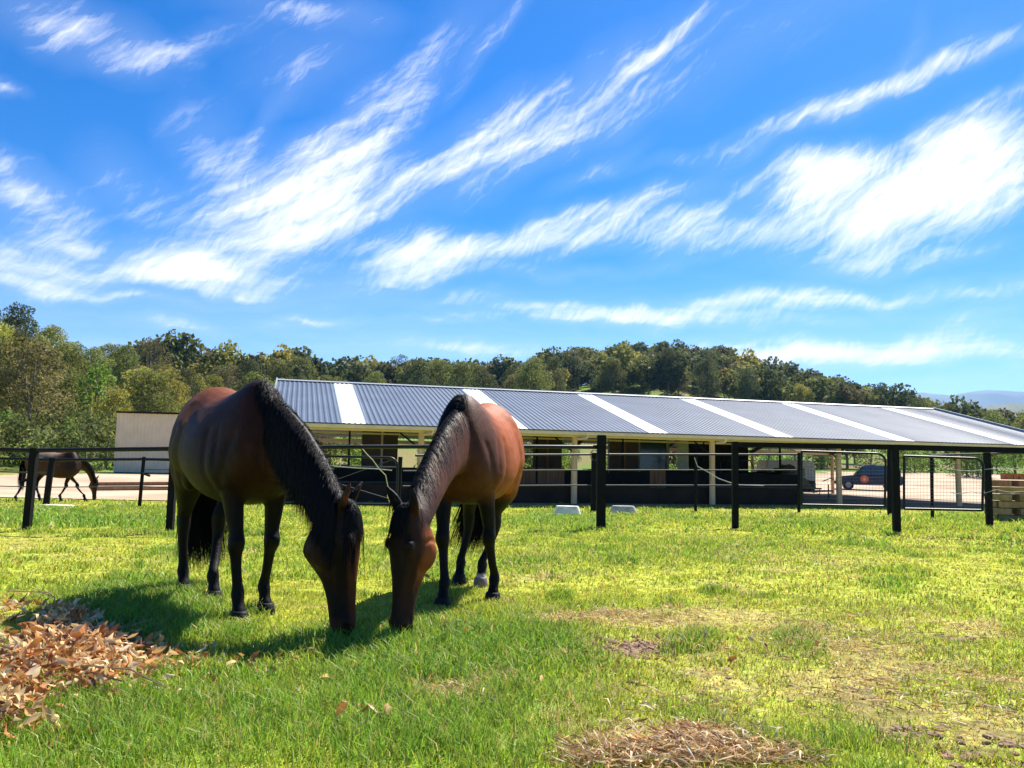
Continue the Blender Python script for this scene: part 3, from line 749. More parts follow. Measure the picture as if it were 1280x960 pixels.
        for sg in (-1, 1):
            e = poll + Hd * (.170 * k) + Ff * (.040 * k) + Hs * (sg * .088 * k)
            eb = MB(); ellipsoid(eb, tuple(e), (.0155 * k, .0155 * k, .017 * k)); eb.build('eye', M_eye, s.empty, True)
        for (hx, hy, key) in s.hooves:
            hb = MB(); w = 1.0
            hb.loft([ring(V3(hx + .006 + (.0 if z > .04 else .006), hy, z), X, Y, a, a * .92, a * .95, 0, 18) for (z, a) in ((.072, .0445), (.066, .051), (.03, .0565), (-.005, .058), (-.02, .058))])
            hb.build('hoof', M_hoof if white_sock != key else M_hoof_pale, s.empty, True)
        if mane: s.hair(mane, tail_len, voxel > .015)

    def strands(s, name, roots, m, lean=0.0025):
        """roots: list of (point, initial dir, pull dir, length, width); drapes each over the body"""
        V = []; Fc = []; seg = 9
        for (p, d, g, L, w) in roots:
            d = d.normalized(); st = L / seg; P = [p.copy()]; cur = p.copy(); ns = []
            for i in range(seg):
                f = min(1, (i + .5) / 2.0)
                dd = (d * (1 - f) + g * f + V3(random.gauss(0, .035), random.gauss(0, .035), random.gauss(0, .02))).normalized()
                cur = cur + dd * st
                q, nn, _, ds = s.bvh.find_nearest(cur, 0.3)
                if q is not None:
                    sd = (cur - q).dot(nn); off = .004 + .012 * random.random()
                    if sd < off and ds < .28: cur = q + nn * off
                P.append(cur.copy())
            for i, pt in enumerate(P):
                t = (P[min(i + 1, seg)] - P[max(i - 1, 0)]).normalized()
                q, nn, _, ds = s.bvh.find_nearest(pt, 1.0)
                if q is None or random.random() < 0.0: nn = V3(0, 1, 0)
                sd = t.cross(nn)
                if sd.length < 1e-4: sd = V3(0, 1, 0)
                sd = (sd.normalized() + V3(random.gauss(0, .13), random.gauss(0, .13), 0)).normalized()
                ww = w * (1 - (i / seg) ** 2.2) * .5 + .0003
                V += [pt - sd * ww, pt + sd * ww]
            b = len(V) - 2 * (seg + 1)
            for i in range(seg): Fc.append((b + 2 * i, b + 2 * i + 1, b + 2 * i + 3, b + 2 * i + 2))
        me = bpy.data.meshes.new(name); me.from_pydata([tuple(v) for v in V], [], Fc)
        return link_mesh(name, me, m, s.empty, True)

    def hair(s, mane, tail_len, low):
        sg = mane['side']; nst = 320 if low else mane.get('n', 2300)
        roots = []; wd = .012 if low else .0042
        dn = V3(0, 0, -1)
        for i in range(nst):
            t = mane['t0'] + (1 - mane['t0']) * random.random() ** .9
            j = min(t * 24, 23.999); a = s.neck[int(j)]; b_ = s.neck[int(j) + 1]; f = j - int(j)
            c = a[0].lerp(b_[0], f); Nc = a[3].lerp(b_[3], f).normalized(); S_ = a[2].lerp(b_[2], f).normalized(); tg = a[1].lerp(b_[1], f).normalized()
            jit = random.gauss(0, .012)
            o = c + Nc * .5 + S_ * (jit + sg * mane.get('shift', 0))
            hit, nn, _, _ = s.bvh.ray_cast(o, -Nc, .6)
            if hit is None: continue
            side = sg if random.random() > mane.get('both', .06) else -sg
            L = np.interp(t, [mane['t0'], .3, .6, 1.0], mane['len']) * random.uniform(.65, 1.15)
            tuft = mane.get('tuft', 0) * math.exp(-((t - mane.get('tuft_t', .15)) / .09) ** 2)
            d0 = Nc * (.16 + tuft) + S_ * (side * (.9 - .4 * tuft)) + V3(random.gauss(0, .15), random.gauss(0, .1), 0)
            g = (dn + S_ * (side * .10) + tg * mane.get('along', .0)).normalized()
            roots.append((hit - nn * .004, d0, g, L, wd * random.uniform(.6, 1.5)))
        s.strands('mane', roots, M_mane)
        roots = []
        for i in range(60 if low else 300):       # forelock
            o = s.poll + s.Ff * .4 + s.Hs * random.gauss(0, .022) - s.Hd * random.uniform(-.03, .03)
            hit, nn, _, _ = s.bvh.ray_cast(o, -s.Ff, .6)
            if hit is None: continue
            roots.append((hit, s.Ff * .5 + s.Hs * random.gauss(mane.get('fl', 0), .25) + s.Hd * .5, (s.Hd + s.Hs * random.gauss(mane.get('fl', 0) * .5, .18)).normalized(), random.uniform(.10, mane.get('flen', .26)), wd * random.uniform(.6, 1.3)))
        s.strands('forelock', roots, M_mane)
        roots = []
        for i in range(260 if low else 1700):     # tail
            t = random.random() ** 1.3; a = random.uniform(-PI, PI)
            x = -.79 - .07 * min(1, t * 1.6); z = 1.23 - .25 * t
            p = V3(x, .028 * math.sin(a), z + .02 * math.cos(a))
            roots.append((p, V3(-.75, .5 * math.sin(a), -.25), V3(random.gauss(mane.get('tx', 0.03), .025), random.gauss(mane.get('ty', 0), .05), -1), (tail_len - .25 * t + .1) * random.uniform(.75, 1.08), wd * random.uniform(.8, 1.6)))
        s.strands('tail', roots, M_mane)

M_coat = attr_mat('horse_coat', rough=0.57, spec=0.12, sheen=0.0, noise=0.18, nscale=14, bump=(80, 0.28, (1, 1, 0.22)))
M_eye = mat('eye_gloss', (0.004, 0.003, 0.002), 0.22, var=0, bump=0, spec=0.3)
M_hoof = mat('hoof_horn', (0.014, 0.012, 0.011), 0.6, spec=0.2, var=0.3, scale=30, bump=0.3)
M_hoof_pale = mat('pale_hoof_horn', (0.20, 0.15, 0.11), 0.5, var=0.3, scale=30, bump=0.3)
M_mane, nt, b = new_mat('black_hair')
b.inputs['Base Color'].default_value = (0.007, 0.0065, 0.008, 1); b.inputs['Roughness'].default_value = 0.5; b.inputs['Specular IOR Level'].default_value = 0.09
gi = N(nt, 'ShaderNodeNewGeometry'); mr = N(nt, 'ShaderNodeMapRange'); mr.inputs['To Min'].default_value = 0.5; mr.inputs['To Max'].default_value = 0.85
nt.links.new(gi.outputs['Random Per Island'], mr.inputs[0]); nt.links.new(mr.outputs[0], b.inputs['Roughness'])

def horse_at(name, feet_px, muzzle_px, **kw):
    F = {k: ground_hit(*v) for k, v in feet_px.items()}
    fm = (F['fr'] + F['fl']) / 2; hm = (F['hr'] + F['hl']) / 2
    h = fm - hm; h.z = 0; ang = kw.pop('ang', None)
    rz = math.atan2(h.y, h.x) if ang is None else math.radians(ang)
    mid = hm.lerp(fm, .52); root = V3(mid.x + kw.pop('dx', 0), mid.y, mid.z - .012)
    S = kw.pop('S', 1.0)
    inv = Matrix.Rotation(-rz, 3, 'Z')
    loc = {k: inv @ (v - root) / S for k, v in F.items()}
    m = inv @ (ground_hit(*muzzle_px) - root) / S
    print(name, 'rz', round(math.degrees(rz), 1), 'root', tuple(round(q, 2) for q in root), {k: (round(v.x, 2), round(v.y, 2)) for k, v in loc.items()}, 'muzzle', round(m.x, 2), round(m.y, 2))
    return Horse(name, (root, rz), S, {k: (v.x, v.y) for k, v in loc.items()}, (m.x, m.y, .03), **kw)

DARK = dict(body=(.034, .0095, .0045), low=(.009, .005, .004), lowmix=.85, top=(.20, .055, .012), neck=(.034, .010, .005), head=(.014, .007, .005), face=(.12, .030, .012), jowl=(.03, .012, .008), muzzle=(.085, .030, .016), ear=(.05, .016, .01), points=(.008, .007, .007), pz=.62)  # top: reddish back of this coat, lightened to paint in sunlight on the rump
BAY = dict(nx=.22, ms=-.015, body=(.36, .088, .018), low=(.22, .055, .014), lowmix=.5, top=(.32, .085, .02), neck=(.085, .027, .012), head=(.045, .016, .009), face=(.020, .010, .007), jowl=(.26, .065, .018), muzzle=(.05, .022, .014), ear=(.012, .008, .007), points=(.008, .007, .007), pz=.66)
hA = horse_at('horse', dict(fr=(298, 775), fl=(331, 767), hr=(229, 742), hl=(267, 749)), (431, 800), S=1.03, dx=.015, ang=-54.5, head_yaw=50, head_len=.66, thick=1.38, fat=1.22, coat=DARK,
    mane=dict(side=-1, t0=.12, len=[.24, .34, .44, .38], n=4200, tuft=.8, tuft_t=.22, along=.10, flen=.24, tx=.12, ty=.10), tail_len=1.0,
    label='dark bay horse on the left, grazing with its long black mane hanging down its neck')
hB = horse_at('horse', dict(fr=(553, 756), fl=(616, 751), hr=(574, 728), hl=(601, 733)), (499, 799), S=1.03, dx=.03, ang=-99, head_yaw=-36, head_len=.645, fat=1.12, coat=BAY,
    mane=dict(side=-1, t0=.10, len=[.28, .26, .26, .26], n=3600, both=.04, shift=.014, tuft=.25, tuft_t=.1, along=.12, flen=.15, tx=.16, ty=-.26), tail_len=.95, white_sock='hl',
    label='bright reddish-brown bay horse on the right, grazing head down with one white hind sock')
hC = horse_at('horse', dict(fr=(106, 627), fl=(76, 627), hr=(21, 628), hl=(50, 627)), (118, 627), S=1.1, ang=-3, head_yaw=0, coat=dict(BAY, body=(.10, .035, .016), low=(.04, .015, .009), top=(.26, .17, .12), neck=(.03, .013, .009)),
    mane=dict(side=-1, t0=.15, len=[.15, .2, .2, .15]), voxel=.0151, tail_len=.9,
    label='small far-off brown horse grazing in profile by the gravel track, beyond the left rails')

# ------------------------------------------------------------------ trees
def crown_mesh(name, blobs, card, per_m2, cols, rng, aspect=0.5):
    """leaf cards through the outer shells of many clumps; blobs: (x,y,z,rx,rz)"""
    P = []; Nn = []; T = []
    for (x, y, z, rx, rz) in blobs:
        n = max(6, int(4 * PI * rx * (rx * .5 + rz * .5) * per_m2))
        v = rng.normal(size=(n, 3)); v /= np.linalg.norm(v, axis=1)[:, None]
        k = v[:, 2] > -0.55 - .45 * rng.random(n); v = v[k]; n = len(v)
        rad = rng.uniform(0.62, 1.06, n) ** 0.7
        rad *= 0.86 + 0.3 * vnoise(v[:, 0] * 2.5 + x * 3, v[:, 1] * 2.5 + v[:, 2] * 2.1 + z, 5)
        P.append(np.array([x, y, z]) + v * np.array([rx, rx, rz]) * rad[:, None]); Nn.append(v + rng.normal(size=(n, 3)) * .75)
        t = rng.uniform(.75, 1.25); T.append(np.full(n, t))
    P = np.vstack(P); Nn = np.vstack(Nn); T = np.concatenate(T); n = len(P)
    Nn /= np.linalg.norm(Nn, axis=1)[:, None]
    a = np.cross(Nn, rng.normal(size=(n, 3))); a /= np.linalg.norm(a, axis=1)[:, None]; b = np.cross(Nn, a)
    s = card * rng.uniform(.55, 1.35, n)[:, None]
    V = np.stack([P - a * s * .5, P - b * s * aspect * .5, P + a * s * .5, P + b * s * aspect * .5], 1).reshape(-1, 3)
    C = np.array(cols)[rng.integers(0, len(cols), n)] * (T * rng.uniform(.7, 1.3, n))[:, None]
    return V, np.repeat(C, 4, axis=0)

def quad_mesh(name, V, C):
    n = len(V) // 4
    return np_mesh(name, V, np.arange(n * 4), np.full(n, 4), C)

OLIVE = [(0.207, 0.213, 0.055), (0.171, 0.183, 0.049), (0.256, 0.250, 0.061), (0.140, 0.152, 0.041)]
GOLD = [(0.305, 0.262, 0.051), (0.262, 0.244, 0.051), (0.366, 0.305, 0.061), (0.207, 0.213, 0.044)]
DEEP = [(0.104, 0.122, 0.044), (0.128, 0.146, 0.049), (0.146, 0.152, 0.056), (0.085, 0.100, 0.037)]
RUST = [(0.207, 0.171, 0.067), (0.171, 0.149, 0.061), (0.244, 0.195, 0.073), (0.152, 0.146, 0.055)]
FRESH = [(0.159, 0.244, 0.039), (0.201, 0.287, 0.049), (0.128, 0.207, 0.037)]

def tree_proto(seed, H, W, cols, nblob=16, card=.42, dens=7.0, low=.18, lean=0.0):
    rng = np.random.default_rng(seed); rd = random.Random(seed)
    tr = MB(); top = V3(lean * H * .3, 0, H * .55)
    trunk = [V3(0, 0, -.4), V3(lean * .5 + rd.uniform(-.1, .1), rd.uniform(-.1, .1), H * .15), V3(lean + rd.uniform(-.3, .3), rd.uniform(-.2, .2), H * .35), V3(top.x + rd.uniform(-.3, .3), rd.uniform(-.3, .3), H * .58), V3(top.x, 0, H * .8)]
    r0 = H * .022
    tr.tube(trunk, [r0 * 1.25, r0, r0 * .8, r0 * .5, r0 * .2], 7)
    blobs = []
    for i in range(nblob):
        f = i / max(1, nblob - 1)
        zz = H * (low + .08 + (0.90 - low) * f ** .85)
        prof = math.sin(PI * min(1, .22 + .70 * (zz / H))) ** .8
        a = i * 2.39996 + rd.uniform(-.5, .5); rr = W * .5 * prof * (rd.uniform(.35, .80) if i < nblob - 1 else .1)
        br = W * rd.uniform(.11, .235) * (1.05 - .25 * f)
        blobs.append((top.x * f + rr * math.cos(a), rr * math.sin(a), zz - br * .3, br, br * rd.uniform(.62, .85)))
        if i % 2 == 0:
            j = V3(*trunk[1 + (i % 3)]); e = V3(blobs[-1][0], blobs[-1][1], blobs[-1][2])
            if e.z > j.z: tr.tube([j, j.lerp(e, .5) + V3(0, 0, -.2), e], [r0 * .4, r0 * .28, r0 * .12], 5)
    V, C = crown_mesh('crown', blobs, card, dens, cols, rng)
    return tr.mesh('trunk'), quad_mesh('crown', V, C)

M_crown = attr_mat('gum_leaves', rough=0.65, trans=0.45, spec=0.10, objvar=1.0)
PROTO = {}
def protos(kind, seeds, **kw):
    PROTO[kind] = []
    for sd in seeds:
        rd = random.Random(sd); k = dict(kw)
        H = k.pop('H') * rd.uniform(.92, 1.08); W = k.pop('W') * rd.uniform(.92, 1.1)
        PROTO[kind].append(tree_proto(sd, H, W, **k))
protos('olive', (1, 2, 3), H=12, W=9.0, cols=OLIVE, nblob=34, dens=12, card=.34)
protos('gold', (4, 5), H=10.5, W=8.5, cols=GOLD, nblob=32, dens=12, card=.34)
protos('deep', (6, 7), H=13, W=8.5, cols=DEEP, nblob=34, dens=12, card=.34)
protos('rust', (8, 9), H=11, W=9, cols=RUST, nblob=28, dens=11, card=.34)
protos('fresh', (10,), H=8, W=7, cols=FRESH, nblob=18, dens=9, low=.02)
protos('tall', (12,), H=17, W=8, cols=DEEP, nblob=13, dens=6, low=.42)
protos('sparse', (13,), H=13, W=9, cols=RUST, nblob=10, dens=5.5, low=.45)
protos('bush', (14, 15), H=4.0, W=4.6, cols=FRESH, nblob=14, dens=14, card=.26, low=-.02)

protos('scrub', (16, 17), H=4.2, W=5.0, cols=OLIVE + DEEP, nblob=14, dens=13, card=.28, low=-.02)
def tree(kind, x, y, s, label, group, rz=None, name='gum_tree', sink=0.0, cat='tree'):
    tm, cm = random.choice(PROTO[kind])
    e = empty(name, (x, y, tz(x, y) - sink), random.uniform(0, 6.28) if rz is None else rz, label, cat, group)
    sx = s * random.uniform(.9, 1.12); e.scale = (sx, sx, s * random.uniform(.92, 1.08))
    t = bpy.data.objects.new('trunk', tm); col.objects.link(t); t.parent = e
    c = bpy.data.objects.new('crown', cm); col.objects.link(c); c.parent = e
    if not tm.materials: tm.materials.append(M_bark)
    if not cm.materials: cm.materials.append(M_crown)
    return e

def atpx(px, r):
    a = math.atan2(px - 640, 1000); return r * math.sin(a), r * math.cos(a)

LBL = {'olive': 'olive-green gum tree with a rounded clumpy crown', 'gold': 'yellowish-brown gum tree with a rounded crown', 'deep': 'dark green gum tree with a dense crown',
       'rust': 'dull brownish gum tree with an uneven crown', 'fresh': 'bright green bushy tree with foliage to the ground', 'sparse': 'thin-crowned brownish gum tree'}
def wood(n, pxs, rs, kinds, place, scale=(.85, 1.15), mind=5.5, taken=None):
    out = 0; tries = 0; taken = taken if taken is not None else []
    while out < n and tries < n * 40:
        tries += 1; px = random.uniform(*pxs); r = random.uniform(rs[0] ** .5, rs[1] ** .5) ** 2
        x, y = atpx(px, r)
        if any((x - a) ** 2 + (y - b_) ** 2 < mind * mind for a, b_ in taken): continue
        s_, t_ = st_of(np.array(x), np.array(y))
        if in_yard(np.array([x]), np.array([y]))[0]: continue
        taken.append((x, y)); out += 1
        k = random.choice(kinds); tree(k, x, y, random.uniform(*scale), LBL[k] + ' ' + place, LBL[k].split(' with')[0] + 's ' + place)
    return taken
def bline(px, t):
    """distance along the barn line (offset t behind the eave) that shows at photo column px"""
    k = (px - 640) / 1000.0; x0 = P0.x + Q_.x * t; y0 = P0.y + Q_.y * t
    # undo pitch/roll roughly with a refinement
    s = (k * y0 - x0) / (D_.x - k * D_.y)
    for _ in range(12):
        u, _v = project(np.array([[x0 + D_.x * s, y0 + D_.y * s, 1.5]])); s += (px - u[0]) / 1000 * (y0 + D_.y * s) / D_.x * .9
    return s
tk = []
# belt beside and behind the cream shed, left
for (px, r, k, s_, lb) in ((-60, 84, 'gold', .95, 'yellow-brown gum tree cut by the left edge of the view'), (20, 78, 'gold', .80, 'large golden-olive gum tree nearest the left edge above the rails'),
                           (78, 84, 'olive', .66, 'olive gum tree above the far-off grazing horse'), (120, 80, 'fresh', .85, 'bright green bushy tree just left of the cream shed'), (176, 98, 'gold', .78, 'golden gum tree rising right above the cream shed roof')):
    x, y = atpx(px, r); tk.append((x, y)); tree(k, x, y, s_, lb, None)
wood(26, (-260, 330), (66, 112), ['gold', 'olive', 'rust', 'olive', 'gold', 'deep'], 'in the belt behind the cream shed', (.50, .78), 5.2, tk)
wood(64, (-300, 430), (104, 200), ['olive', 'olive', 'deep', 'gold', 'rust', 'gold'], 'on the wooded hill at the left', (.62, .9), 7.0, tk)
x, y = atpx(185, 176); tree('sparse', x, y, 1.05, 'thin open-crowned gum tree standing out on the left skyline', None)
x, y = atpx(12, 136); tree('deep', x, y, .95, 'tall dark gum tree topping the left edge of the skyline', None); tk.append((x, y))
x, y = atpx(345, 190); tree('olive', x, y, 1.15, 'broad olive gum tree rising above the roofline left end', None); tk.append((x, y))
x, y = atpx(372, 190); tree('olive', x, y, 1.20, 'second broad olive gum tree, just right of the one above the roof end', None); tk.append((x, y))
x, y = atpx(500, 215); tree('tall', x, y, .92, 'tall dark upright tree standing alone above the barn roof', None, name='pine_tree'); tk.append((x, y))
wood(38, (300, 700), (150, 290), ['olive', 'deep', 'rust', 'olive', 'deep'], 'on the low ridge above the barn roof', (.85, 1.05), 8.5, tk)
wood(70, (560, 1330), (215, 330), ['olive', 'deep', 'rust', 'gold', 'olive', 'deep'], 'on the right-hand hill beyond the barn', (.85, 1.1), 10, tk)
wood(34, (860, 1420), (92, 130), ['fresh', 'deep', 'olive'], 'behind the gravel yard', (.32, .46), 4.5, tk)
for i in range(22):
    px = random.uniform(850, 1420); x, y = atpx(px, random.uniform(88, 98)); tree('bush', x, y, random.uniform(.7, 1.1), 'green shrub on the bank at the back of the gravel yard', 'shrubs along the bank', name='shrub', cat='shrub')
for i in range(26):
    px = 395 + i * 19 + random.uniform(-8, 8)
    if 492 < px < 528: continue
    p_ = BP(bline(px, 22), 20 + random.uniform(0, 7)); x, y = p_.x, p_.y; tree('fresh' if i % 3 else 'deep', x, y, random.uniform(.30, .42), 'green tree in the paddock behind the barn, seen under its roof', 'green trees seen under the roof', name='small_tree')
for px in (735, 858, 940, 1022):
    x, y = atpx(px, 372); tree('tall', x, y, random.uniform(.85, 1.05), 'tall tree standing proud of the right-hand hilltop', 'tall trees on the hilltop')

for i in range(22):
    x, y = atpx(-190 + i * 17 + random.uniform(-8, 8), random.uniform(57, 64)); tree('scrub' if i % 4 else 'bush', x, y, random.uniform(.6, 1.0), 'green scrub bush under the gum trees at the left, behind the gravel track', 'bushes under the left-hand gum trees', name='shrub', cat='shrub')
# the far wooded hills: one mass
def forest(name, n, pxs, rmin, rmax, label):
    rng = np.random.default_rng(5); Vs = []; Cs = []
    base = []
    for k in range(6):
        rd = random.Random(k + 50); bl = []
        for i in range(9):
            a = i * 2.4; rr = 3.4 * rd.uniform(.2, .9) if i < 8 else 0
            bl.append((rr * math.cos(a), rr * math.sin(a), 5.0 + 4.6 * (i / 8), rd.uniform(1.7, 2.6), rd.uniform(1.4, 2.0)))
        base.append(crown_mesh('c', bl, .85, 2.4, [(1, 1, 1)], rng, .7))
    pal = OLIVE + DEEP + DEEP + RUST + OLIVE + GOLD[:1]
    for i in range(n):
        px = rng.uniform(*pxs); R = np.interp(px, TPX, TR)
        r = math.sqrt(rng.uniform(rmin ** 2, (R * rmax) ** 2)); x, y = atpx(px, r)
        V, C = base[rng.integers(0, 6)]; a = rng.uniform(0, 6.28); s = rng.uniform(.85, 1.35)
        c, sn = math.cos(a), math.sin(a)
        W = V * s; W = np.stack([W[:, 0] * c - W[:, 1] * sn + x, W[:, 0] * sn + W[:, 1] * c + y, W[:, 2] * rng.uniform(.85, 1.15) + tz(x, y) - 1.0], 1)
        Vs.append(W); Cs.append(C * np.array(pal[rng.integers(0, len(pal))]) * rng.uniform(.7, 1.3))
    V = np.vstack(Vs); C = np.vstack(Cs)
    o = link_mesh(name, quad_mesh(name, V, C), attr_mat('far_leaves', rough=.7, trans=.35, spec=.1), None, True)
    print(name, len(V) // 4)
    return tag(o, label, 'forest', kind='stuff')
forest('forest', 900, (520, 1420), 225, 1.12, 'dense olive-brown gum forest covering the far right-hand hill')
forest('forest', 300, (170, 560), 190, 1.15, 'olive gum forest filling the back of the left-hand hills')

# distant blue ranges
def ridge(name, pts, Y, label):
    """pts (px, py) skyline"""
    rows = 10; V = []; n = 90
    xs = np.linspace(pts[0][0], pts[-1][0], n); ys = np.interp(xs, [p[0] for p in pts], [p[1] for p in pts])
    for j in range(rows):
        f = j / (rows - 1); yy = Y * (0.80 + 0.2 * f)
        for i in range(n):
            d = ray(xs[i], ys[i]); t = Y / d.y; ztop = CZ + d.z * t
            rough = 1 + .16 * (fbm(np.array([i * .16]), np.array([j * .5 + Y]), 8)[0] - .5) + .25 * math.sin(PI * f) * (fbm(np.array([i * .3]), np.array([j * .8]), 18)[0] - .5)
            V.append((d.x * t, yy, -20 + (ztop + 20) * f ** .8 * rough))
    F = [(j * n + i, j * n + i + 1, (j + 1) * n + i + 1, (j + 1) * n + i) for j in range(rows - 1) for i in range(n - 1)]
    back = len(V)
    for i in range(n): V.append((V[(rows - 1) * n + i][0], Y * 1.25, -20))
    F += [((rows - 1) * n + i, (rows - 1) * n + i + 1, back + i + 1, back + i) for i in range(n - 1)]
    me = bpy.data.meshes.new(name); me.from_pydata(V, [], F)
    o = link_mesh(name, me, mat('distant_forest', (.055, .075, .04), .9, var=.3, scale=.004, bump=0), None, True); tag(o, kind='structure')
ridge('hills', [(880, 560), (1000, 500), (1090, 497), (1124, 494), (1160, 492), (1186, 494), (1200, 490), (1222, 487), (1250, 489), (1300, 491), (1400, 484), (1600, 500), (1900, 560)], 6500, '')
ridge('hills', [(1050, 560), (1130, 515), (1180, 509), (1215, 505), (1262, 504), (1320, 508), (1420, 502), (1700, 560)], 1500, '')

# ------------------------------------------------------------------ barn
EZ = 2.31; RZ = 4.40; HALF = 8.0; S0, S1 = -0.85, 32.9
UP = V3(0, 0, 1); AX = (D_, Q_, UP)
barn = empty('barn', tuple(BP(16, 0, FLOOR_Z)), 0, 'long open-sided stable barn with a grey corrugated roof and white skylight strips', 'barn')
barn_inv = Matrix.Translation(-barn.location)
def bpart(mb, name, m, smooth=False, parent=None):
    mb.v = [v - barn.location for v in mb.v]
    o = mb.build(name, m, parent or barn, smooth)
    return o
def roof_strip(s0, s1, t0, z0, t1, z1, dz=0.0, amp=.018, per=.19):
    n = max(2, int((s1 - s0) / per * 8)); mb = MB(); vs = []
    for i in range(n + 1):
        s = s0 + (s1 - s0) * i / n; w = math.sin(2 * PI * s / per); h = amp * max(-.3, min(1, w * 1.6)) + dz
        for (t, z) in ((t0, z0), ((t0 + t1) / 2, (z0 + z1) / 2), (t1, z1)): vs.append(BP(s, t, z + h))
    mb.add(vs, [(i * 3 + k, i * 3 + 3 + k, i * 3 + 4 + k, i * 3 + 1 + k) for i in range(n) for k in (0, 1)]); return mb
sky_s = [(bline(a, 0), bline(b_, 0)) for a, b_ in ((428, 454), (632, 656), (805, 835), (960, 992), (1114, 1143), (1254, 1288))]
print('skylights', [(round(a, 2), round(b_, 2)) for a, b_ in sky_s])
sky_s = [((a + b_) / 2 - .40, (a + b_) / 2 + .40) for a, b_ in sky_s]
edges = [S0] + [q for ab in sky_s for q in ab] + [S1]
rf = MB()
for i in range(0, len(edges), 2):
    m_ = roof_strip(edges[i], edges[i + 1], -.25, EZ - .06, HALF, RZ); rf.add(m_.v, m_.f)
m_ = roof_strip(S0, S1, HALF, RZ, 2 * HALF, EZ); rf.add(m_.v, m_.f)
bpart(rf, 'roof', M_roof)
for (a, b_) in sky_s:
    bpart(roof_strip(a, b_, -.25, EZ - .06, HALF - .1, RZ - .026, 0.004), 'skylight', M_sky)
rc = MB(); rc.prism([(-.22, -.02), (0, .05), (.22, -.02), (.22, -.035), (0, .03), (-.22, -.035)], BP((S0 + S1) / 2, HALF, RZ + .02), (Q_, D_, UP), S1 - S0 + .05); bpart(rc, 'ridge_cap', M_ridge)
gt = MB(); gt.box(BP((S0 + S1) / 2, -.33, EZ - .15), (S1 - S0 + .1, .14, .13), AX, .02); bpart(gt, 'gutter', M_cream)
gl = MB(); gl.box(BP((S0 + S1) / 2, -.33, EZ - .072), (S1 - S0 + .12, .16, .022), AX); bpart(gl, 'gutter_lip', M_dark)
fb = MB(); fb.box(BP((S0 + S1) / 2, 0.0, EZ - .20), (S1 - S0, .10, .17), AX); bpart(fb, 'eave_beam', M_cream)
fb = MB(); fb.box(BP((S0 + S1) / 2, 2 * HALF - .1, EZ - .20), (S1 - S0, .10, .2), AX); bpart(fb, 'eave_beam', M_cream)
# verge trims, rafters, purlins
for s in (S0, S1):
    for sg in (0, 1):
        a = BP(s, -.3 if sg == 0 else 2 * HALF + .3, EZ - .03); b_ = BP(s, HALF, RZ + .04); m_ = MB(); dd = (b_ - a); X = dd.normalized(); Z = D_.cross(X); 
        m_.box((a + b_) / 2, (dd.length, .05, .16), (X, D_, Z)); bpart(m_, 'verge_trim', M_ridge)
cols_s = [bline(p, .1) for p in (718, 890, 1048, 1197)]
print('columns', [round(c, 2) for c in cols_s])
cols_s = [cols_s[0] - 11.2, cols_s[0] - 5.6] + cols_s + [cols_s[-1] + 5.6]
for s in cols_s:
    m_ = MB()
    for sg in (0, 1):
        a = BP(s, .1 if sg == 0 else 2 * HALF - .1, EZ - .27); b_ = BP(s, HALF, RZ - .17); dd = b_ - a; X = dd.normalized(); Z = D_.cross(X)
        m_.box((a + b_) / 2, (dd.length, .10, .18), (X, D_, Z))
    bpart(m_, 'rafter', M_dark)
    for t, rad, mm in ((.1, .115, M_post), (2 * HALF - .3, .10, M_post)):
        m_ = MB(); m_.tube([BP(s, t, FLOOR_Z - .25), BP(s, t, EZ - .27)], [rad, rad * .93], 14); c = bpart(m_, 'column', mm, True)
    m_ = MB(); g = BP(s, -.33, EZ - .18)     # downpipe elbow at each column
    m_.tube([g + D_ * .34, g + D_ * .34 + V3(0, 0, -.10), g + D_ * .30 + V3(0, 0, -.15), g + D_ * .05 + V3(0, 0, -.17) + Q_ * .22], .04, 10); bpart(m_, 'downpipe', M_cream, True)
    m_ = MB(); m_.tube([BP(s, .1, EZ - .85), BP(s - .75, .1, EZ - .3)], .03, 6); bpart(m_, 'brace', M_dark)
for t in (1.6, 3.2, 4.8, 6.4, 9.6, 11.2, 12.8, 14.4):
    z = EZ + (RZ - EZ) * (t / HALF if t < HALF else 2 - t / HALF) - .085
    m_ = MB(); m_.box(BP((S0 + S1) / 2, t, z), (S1 - S0, .06, .09), AX); bpart(m_, 'purlin', M_dark)
m_ = MB(); m_.box(BP((S0 + S1) / 2, 3.4, EZ - .24), (S1 - S0 - .3, .06, .07), AX); bpart(m_, 'light_batten', M_cream)
# low dark kick wall along the front, with its top rail
ke = bline(1003, .35)
m_ = MB(); m_.box(BP((S0 + ke) / 2, .35, FLOOR_Z + .30), (ke - S0, .05, .62), AX); bpart(m_, 'kick_wall', M_kick)
m_ = MB(); m_.tube([BP(S0, .31, FLOOR_Z + .66), BP(ke, .31, FLOOR_Z + .66)], .03, 8); bpart(m_, 'kick_rail', M_steel, True)
